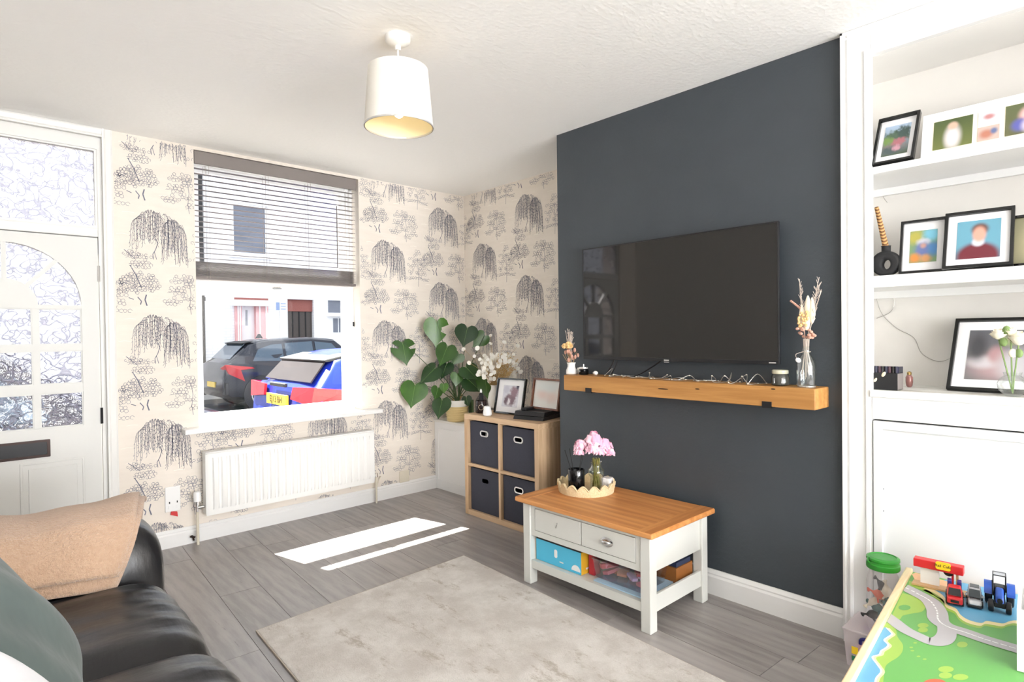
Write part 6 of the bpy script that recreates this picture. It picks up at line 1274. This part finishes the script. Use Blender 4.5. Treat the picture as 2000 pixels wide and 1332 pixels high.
def road(pts, wd, lay, dash=True):
    q = [onmap(a, b, PT) for a, b in pts]; q = smooth_path(q, 7); z = PT+.00025*lay; L_, R_ = [], []
    for i, p_ in enumerate(q):
        t_ = (q[min(i+1, len(q)-1)]-q[max(i-1, 0)]).normalized(); n_ = Vector((-t_.y, t_.x, 0))*wd/2
        for lst, s in ((L_, 1), (R_, -1)):
            w_ = p_+n_*s; d_ = w_-O; w_ = O+e1*min(max(d_.dot(e1), .001), LT)+e2*min(max(d_.dot(e2), .001), WTb-.001); lst.append((w_.x, w_.y, z))
    n = len(q); MB().add(L_+R_, [(i, i+1, n+i+1, n+i) for i in range(n-1)]).build('printed_road', 'map_road', top_, recalc=False)
    if dash:
        for i in range(1, n-1, 2):
            t_ = (q[i+1]-q[i]).normalized(); n_ = Vector((-t_.y, t_.x, 0))*.0022; p0 = q[i]-t_*.007; p1 = q[i]+t_*.007; zz = Vector((0, 0, .00025*lay+.0002))
            MB().add([tuple(v_+zz) for v_ in (p0-n_, p1-n_, p1+n_, p0+n_)], [(0, 1, 2, 3)]).build('road_dash', 'map_white', top_, recalc=False)
road([(730, 475), (880, 550), (990, 615), (1048, 700), (1062, 780), (1140, 840), (1300, 893), (1500, 962), (1760, 1040), (2050, 1130)], .056, 5)
road([(520, 690), (640, 775), (760, 865), (900, 935), (1000, 975), (1090, 965), (1135, 915), (1135, 850)], .046, 4, False)
for (cx, cy, rx, ry) in ((925, 830, 50, 22), (925, 870, 45, 22), (1275, 1000, 48, 26), (1130, 1220, 70, 28), (1125, 1275, 60, 28), (1260, 1290, 70, 28)): flat([(cx+rx*cos(a), cy+ry*sin(a)) for a in [2*pi*k/14 for k in range(14)]], 'map_lime', 2, 'printed_bush')
flat([(760+55*cos(a), 670+24*sin(a)) for a in [2*pi*k/14 for k in range(14)]], 'map_dark', 2, 'printed_bush'); 
for k, (cx, cy) in enumerate(((855, 985), (820, 1025), (830, 1055), (885, 1105), (940, 1130))): flat([(cx+18*cos(a), cy+7*sin(a)) for a in [2*pi*q/8 for q in range(8)]], 'map_lime', 2, 'stepping_stone')
plain('map_red', (206, 92, 60), .4); flat([(1030+110*cos(a), 1355+50*sin(a)) for a in [2*pi*k/16 for k in range(16)]], 'map_red', 2, 'printed_roof')
# white crate standing on the table at the frame's edge
q = PZ(1986, 1262, PT); d_ = q-O; a0, b0 = d_.dot(e1), d_.dot(e2); wc = thing('white_crate', 'plain white plastic crate standing on the play table at the right edge', 'crate', (q.x+e2.x*.1, q.y+e2.y*.1, PT+.0015))
zc0 = PT+.0016; ztp = PX(1986, 1150, q.x).z
cr_ = MB(); wz = .006; aa0, aa1, bb0, bb1 = a0-.16, a0+.16, b0+.004, WTb-.002
MB().prism([(aa0, bb0), (aa1, bb0), (aa1, bb1), (aa0, bb1)], tp3, zc0, zc0+.006).build('crate_base', 'white_plastic', wc)
for p_ in ([(aa0, bb0), (aa1, bb0), (aa1, bb0+wz), (aa0, bb0+wz)], [(aa0, bb1-wz), (aa1, bb1-wz), (aa1, bb1), (aa0, bb1)], [(aa0, bb0+wz), (aa0+wz, bb0+wz), (aa0+wz, bb1-wz), (aa0, bb1-wz)], [(aa1-wz, bb0+wz), (aa1, bb0+wz), (aa1, bb1-wz), (aa1-wz, bb1-wz)]): MB().prism(p_, tp3, zc0+.006, ztp).build('crate_side', 'white_plastic', wc)

# ------------------------------------------------------------------ toys on the table
TZ_ = PT+.0016
plain('toy_red', (206, 36, 42), .35); plain('toy_yellow', (244, 206, 40), .4); plain('toy_blue', (38, 84, 178), .3); plain('toy_navy', (44, 44, 120), .35); plain('toy_silver', (186, 188, 192), .25, .5); plain('toy_black', (20, 21, 24), .5); plain('toy_glass', (50, 58, 62), .1)
plain('toy_board', (244, 244, 242), .5); plain('toy_wood', (206, 168, 122), .5, var=.1)
# station along the far edge
stn = thing('toy_station', 'toy wooden station with a red roof beam and a yellow name sign', 'toy', tuple(O+e1*.10+e2*.12+Vector((0, 0, TZ_-PT))))
X_ = O.x-.105
def sp(px_, py_): return PX(px_, py_, X_+(PX(px_, py_, X_).y-O.y)*(-.07))
rl, rr_ = sp(1786, 1091), sp(1883, 1117); hb = sp(1786, 1083).z-sp(1786, 1096).z
ub = (rr_-rl); ub.z = 0; Lb = ub.length; ub.normalize(); nb_ = Vector((-ub.y, ub.x, 0)); nb_ = nb_ if nb_.x < 0 else -nb_
zr = (rl.z+rr_.z)/2
def st3(a, z, d__): q_ = Vector((rl.x, rl.y, 0))+ub*a+nb_*d__; return (q_.x, q_.y, z)
def sbox(a0, a1, z0, z1, d0, d1, nm, mat, par=stn, bev=0): return MB().prism([(a0, z0), (a1, z0), (a1, z1), (a0, z1)], st3, d0, d1).build(nm, mat, par, bev=bev)
sbox(-.004, Lb+.012, TZ_, TZ_+.006, -.012, .03, 'platform', 'toy_wood')
sbox(0, Lb, zr-.014, zr+.014, -.012, .022, 'roof_beam', 'toy_red', bev=.002)
wa, wb_ = .018, .072
sbox(wa, wb_, TZ_+.006, zr-.014, -.004, .004, 'white_board', 'toy_board'); sbox(Lb-.022, Lb-.015, TZ_+.006, zr-.014, -.003, .004, 'post', 'toy_wood'); sbox(Lb-.034, Lb-.028, TZ_+.006, zr-.014, -.003, .004, 'post', 'toy_red')
MB().prism(arc((Lb*.70, zr-.014), .015, pi, 2*pi, 10), st3, -.002, .008).build('bell', 'bronze', stn)
sgn = MB().prism(rrect(Lb*.46, Lb*.76, zr-.006, zr+.020, .006), st3, .022, .026).build('name_sign', 'toy_yellow', stn)
c_ = st3(Lb*.61, zr+.007, .0263); tx_ = text_mesh('sign_lettering', 'Rail Cafe', .013, frame_mtx(c_, ub, (0, 0, 1)), 'toy_black', sgn, .0003); tx_['kind'] = 'stuff'
def toy(nm, label, px_, py_, yaw_off=0., sc_=(1, 1, 1)):
    p_ = PZ(px_, py_, TZ_); th_ = thing(nm, label, 'toy', (p_.x, p_.y, TZ_)); hd = (Matrix.Rotation(yaw_off, 3, 'Z') @ e1)
    xf_ = frame_mtx((p_.x, p_.y, TZ_), hd, Vector((0, 0, 1)).cross(hd)) @ Matrix.Diagonal((*sc_, 1)); return th_, xf_      # local x: forward, y: left, z: up, origin at the front bumper
def wheels(th_, xf_, spots, r_, w_, mat='toy_black', hub='toy_silver'):
    for (x, y) in spots:
        X2 = xf_ @ Matrix.Translation((x, y, r_)) @ Matrix.Rotation(pi/2, 4, 'X'); wl2 = MB(X2).lathe([(r_*.85, -w_), (r_, -w_*.7), (r_, w_*.7), (r_*.85, w_)], n=16).build('wheel', mat, th_, smooth=40)
        MB(X2).lathe([(r_*.5, -w_-.001), (r_*.5, w_+.001)], n=12).build('hub', hub, wl2)
th1, x1_ = toy('toy_car', 'red toy pickup with blue side panels on the play table', 1865, 1186, .10, (.85, .60, .92))
MB(x1_).hexa([(-.115, -.034, .010), (0, -.034, .010), (0, .034, .010), (-.115, .034, .010), (-.115, -.036, .034), (-.004, -.034, .030), (-.004, .034, .030), (-.115, .036, .034)]).build('body', 'toy_red', th1, bev=.004)
MB(x1_).hexa([(-.085, -.033, .034), (-.022, -.033, .031), (-.022, .033, .031), (-.085, .033, .034), (-.078, -.027, .056), (-.045, -.027, .056), (-.045, .027, .056), (-.078, .027, .056)]).build('cab', 'toy_red', th1, bev=.003)
MB(x1_).hexa([(-.026, -.029, .036), (-.0205, -.029, .034), (-.0205, .029, .034), (-.026, .029, .036), (-.044, -.025, .053), (-.041, -.025, .053), (-.041, .025, .053), (-.044, .025, .053)]).build('windscreen', 'toy_black', th1)
for s in (-1, 1): MB(x1_).box(-.115, -.082, s*.022-.010, s*.022+.010, .034, .064).build('blue_panel', 'toy_navy', th1, bev=.002)
MB(x1_).box(-.002, .002, -.018, .018, .016, .024).build('grille', 'toy_black', th1)
wheels(th1, x1_, [(-.025, -.034), (-.025, .034), (-.092, -.034), (-.092, .034)], .014, .006)
th2, x2_ = toy('toy_car', 'silver toy estate car between the red pickup and the blue tractor', 1904, 1189, .08, (.8, .60, .8))
MB(x2_).hexa([(-.125, -.032, .010), (0, -.030, .010), (0, .030, .010), (-.125, .032, .010), (-.125, -.032, .036), (-.006, -.030, .028), (-.006, .030, .028), (-.125, .032, .036)]).build('body', 'toy_silver', th2, bev=.005)
MB(x2_).hexa([(-.122, -.031, .035), (-.030, -.031, .033), (-.030, .031, .033), (-.122, .031, .035), (-.114, -.025, .060), (-.062, -.025, .060), (-.062, .025, .060), (-.114, .025, .060)]).build('cabin', 'toy_silver', th2, bev=.003)
MB(x2_).hexa([(-.034, -.027, .037), (-.0285, -.027, .035), (-.0285, .027, .035), (-.034, .027, .037), (-.061, -.023, .057), (-.058, -.023, .057), (-.058, .023, .057), (-.061, .023, .057)]).build('windscreen', 'toy_glass', th2)
MB(x2_).box(-.110, -.072, -.020, .020, .0598, .0615).build('roof_glass', 'toy_glass', th2); MB(x2_).box(-.12, .003, -.031, .031, .004, .012).build('bumper', 'toy_black', th2, bev=.002)
for s in (-1, 1): MB(x2_).box(-.042, -.034, s*.036-.005, s*.036+.005, .036, .043).build('wing_mirror', 'toy_silver', th2)
wheels(th2, x2_, [(-.025, -.031), (-.025, .031), (-.1, -.031), (-.1, .031)], .013, .005)
th3, x3_ = toy('toy_tractor', 'blue and black toy tractor with a roll cage at the edge of the play table', 1953, 1200, .06, (.8, .72, .85))
MB(x3_).box(-.13, -.005, -.020, .020, .020, .040).build('chassis', 'toy_black', th3, bev=.003)
MB(x3_).hexa([(-.075, -.017, .038), (-.002, -.015, .036), (-.002, .015, .036), (-.075, .017, .038), (-.075, -.015, .078), (-.008, -.012, .062), (-.008, .012, .062), (-.075, .015, .078)]).build('bonnet', 'toy_blue', th3, bev=.006, seg=3)
MB(x3_ @ Matrix.Translation((-.001, 0, .048)) @ Matrix.Rotation(pi/2, 4, 'Y')).lathe([(.010, 0), (.010, .003)], n=14).build('radiator_grille', 'toy_black', th3)
cage = MB(x3_); 
for s in (-1, 1): cage.tube([(-.075, s*.022, .06), (-.080, s*.022, .118)], .002, 6).tube([(-.128, s*.022, .06), (-.125, s*.022, .118)], .002, 6).tube([(-.080, s*.022, .118), (-.125, s*.022, .118)], .002, 6)
cage.tube([(-.080, -.022, .118), (-.080, .022, .118)], .002, 6).tube([(-.125, -.022, .118), (-.125, .022, .118)], .002, 6).build('roll_cage', 'toy_black', th3)
MB(x3_).box(-.124, -.081, -.021, .021, .1175, .1195).build('cab_roof', 'clear_plastic', th3); MB(x3_).box(-.125, -.078, -.021, .021, .045, .075).build('seat', 'toy_black', th3, bev=.004)
MB(x3_).tube([(-.05, -.022, .05), (-.055, -.024, .105)], .0035, 8).build('exhaust', 'toy_black', th3)
for s in (-1, 1): MB(x3_ @ Matrix.Translation((-.105, s*.040, .040)) @ Matrix.Rotation(pi/2, 4, 'X')).prism([(p_[0], p_[1]) for p_ in arc((0, 0), .046, .2, 2.6, 12)]+[(p_[0], p_[1]) for p_ in arc((0, 0), .041, 2.6, .2, 12)], lambda a, b, z: (a, b, z), -.014, .014).build('mudguard', 'toy_blue', th3)
wheels(th3, x3_, [(-.105, -.038), (-.105, .038)], .040, .013); wheels(th3, x3_, [(-.02, -.030), (-.02, .030)], .022, .010, 'toy_black', 'toy_board')

# ------------------------------------------------------------------ plastic storage box and sweet jar of toy animals on the floor
def milky_plastic(name, tint, k):
    t = NT(name); tr = t.n('BsdfTransparent'); tr.inputs[0].default_value = (.97, .95, .96, 1); df_ = t.n('BsdfDiffuse'); df_.inputs[0].default_value = (*S(*tint), 1); gs = t.n('BsdfGlossy'); gs.inputs['Roughness'].default_value = .15
    m1_ = t.n('MixShader'); m1_.inputs[0].default_value = k; m2_ = t.n('MixShader'); m2_.inputs[0].default_value = .07
    t.t.links.new(tr.outputs[0], m1_.inputs[1]); t.t.links.new(df_.outputs[0], m1_.inputs[2]); t.t.links.new(m1_.outputs[0], m2_.inputs[1]); t.t.links.new(gs.outputs[0], m2_.inputs[2]); t.t.links.new(m2_.outputs[0], t.out.inputs[0]); M[name] = t.m
milky_plastic('tub_plastic', (238, 226, 228), .35); milky_plastic('jar_plastic', (226, 228, 230), .14)
sb = thing('plastic_storage_box', 'clear plastic storage box with a blue clip handle on the floor beside the play table', 'storage box', (2.53, .65, 0))
bx0, bx1_, by0, by1 = 2.425, 2.605, .50, .80
tub(sb, bx0, bx1_, by0, by1, .001, .135, 'tub_plastic', .010)
MB().box(bx0-.004, bx1_+.002, by0-.004, by1+.004, .1365, .146).build('lid', 'tub_plastic', sb, bev=.003)
plain('clip_blue', (30, 28, 112), .35); plain('sticker_green', (40, 120, 84), .5)
MB().tube(smooth_path([(bx0-.006, by1-.06, .105), (bx0-.012, by1-.066, .125), (bx0-.014, by1-.09, .132), (bx0-.014, by1-.15, .132), (bx0-.012, by1-.17, .125), (bx0-.006, by1-.176, .105)], 5), .006, 6).build('clip_handle', 'clip_blue', sb, smooth=70)
MB().box(bx0+.0025, bx0+.0035, by1-.050, by1-.028, .055, .082).build('sticker', 'toy_yellow', sb); MB().box(bx0+.0045, bx0+.0055, by1-.050, by1-.028, .028, .046).build('sticker', 'sticker_green', sb)
br_ = random.Random(12)
for k in range(16):
    c = (bx0+.035+br_.random()*.1, by0+.03+br_.random()*.23, .02+.03*(k % 4)); mm = ['craft_pink', 'craft_lilac', 'craft_peach', 'pale_blue', 'craft_red', 'craft_white'][k % 6]
    MB(Matrix.Translation(c) @ Matrix.Rotation(br_.uniform(0, 3), 4, 'Z') @ Matrix.Rotation(br_.uniform(-.6, .6), 4, 'X')).box(-.018, .018, -.026, .026, -.010, .010).build('play_block', mm, sb, bev=.004)
JX, JY, JZ = 2.505, .688, .1465
jr = thing('sweet_jar', 'large clear plastic jar with a green screw lid full of toy animals', 'jar', (JX, JY, JZ))
MB().lathe([(.001, .001), (.046, .001), (.053, .010), (.054, .08), (.054, .175), (.050, .205), (.045, .215), (.045, .235)], (JX, JY, JZ), 32, cap0=False, cap1=False).build('jar', 'jar_plastic', jr, smooth=50)
plain('lid_green', (42, 140, 42), .35, var=.04)
MB().lathe([(.0535, .232), (.055, .235), (.055, .250), (.052, .253), (.052, .262), (.055, .265), (.054, .272), (.044, .276), (.042, .273), (.001, .273)], (JX, JY, JZ), 36, cap0=True, cap1=False).build('lid', 'lid_green', jr, smooth=35)
MB().tube([(JX-.050+.012*cos(a), JY+.032+.003*sin(a), JZ+.268+.008*sin(a)) for a in [2*pi*k/12 for k in range(13)]], .002, 5).build('lid_loop', 'lid_green', jr)
plain('toy_teal', (44, 96, 96), .5, var=.2, scale=60); plain('toy_orange', (222, 92, 52), .5, var=.1); plain('toy_tan', (196, 150, 96), .6, var=.15); plain('toy_dark', (38, 36, 38), .6, var=.3, scale=80); plain('toy_cream', (222, 212, 192), .6, var=.1)
def dino(mat, c, yaw, pitch, s, nm, label):
    xf_ = Matrix.Translation(c) @ Matrix.Rotation(yaw, 4, 'Z') @ Matrix.Rotation(pitch, 4, 'Y'); td = thing(nm, label, 'toy', tuple(c))
    pth = smooth_path([(-.06*s, 0, .0), (-.035*s, 0, .006*s), (0, 0, .012*s), (.025*s, 0, .018*s), (.04*s, 0, .032*s), (.055*s, 0, .034*s)], 4); m = MB(xf_); n = len(pth); vs = []; nn = 10
    for i, p_ in enumerate(pth):
        q = i/(n-1); R_ = s*(.003+.020*math.exp(-((q-.45)/.2)**2)+.008*math.exp(-((q-.93)/.08)**2))
        for k in range(nn): a = 2*pi*k/nn; vs.append((p_.x, R_*cos(a), p_.z+R_*sin(a)))
    m.add(vs, [(i*nn+k, i*nn+(k+1) % nn, (i+1)*nn+(k+1) % nn, (i+1)*nn+k) for i in range(n-1) for k in range(nn)]+[tuple(range(nn-1, -1, -1)), tuple((n-1)*nn+k for k in range(nn))]); m.build('animal_body', mat, td, smooth=180)
    for (x, y) in ((-.012, -.011), (-.012, .011), (.014, -.010), (.014, .010)): MB(xf_).tube([(x*s, y*s, .0), (x*s, y*s*1.3, -.022*s)], .005*s, 6).build('leg', mat, td)
dl = [('toy_dark', (0, 0, .020), .3, .3, 'black toy animal lying at the bottom of the jar'), ('toy_tan', (-.010, -.01, .055), 1.5, -.4, 'tan toy animal low in the sweet jar'), ('toy_teal', (-.020, .018, .078), 1.2, .2, 'teal toy animal near the front of the sweet jar'), ('toy_cream', (.0, .030, .10), 2.4, .9, 'cream toy animal against the left side of the sweet jar'),
      ('toy_dark', (.012, -.012, .105), .9, -.7, 'black toy animal in the middle of the sweet jar'), ('toy_orange', (-.016, .006, .130), 1.9, .1, 'orange toy animal in the upper part of the sweet jar'), ('toy_teal', (-.012, -.02, .118), .4, .7, 'teal toy animal on the right side of the sweet jar'), ('toy_dark', (.0, .0, .16), 1.6, -.35, 'black toy animal on top of the pile in the jar'), ('toy_dark', (-.02, .03, .05), 2.2, .5, 'black toy animal low on the left side of the jar'), ('toy_tan', (-.025, -.03, .085), .2, -.6, 'tan toy animal on the right side of the jar'), ('toy_cream', (-.02, -.02, .15), .9, -.8, 'cream toy animal near the top right of the jar')]
for k, (mm, c, yw, pt__, lab) in enumerate(dl): dino(mm, (JX+c[0]*.7, JY+c[1]*.7, JZ+c[2]*.95), yw, pt__, .76, 'toy_animal', lab)
# ------------------------------------------------------------------ tidy
for o in bpy.data.objects:
    if '_base' in o: del o['_base']
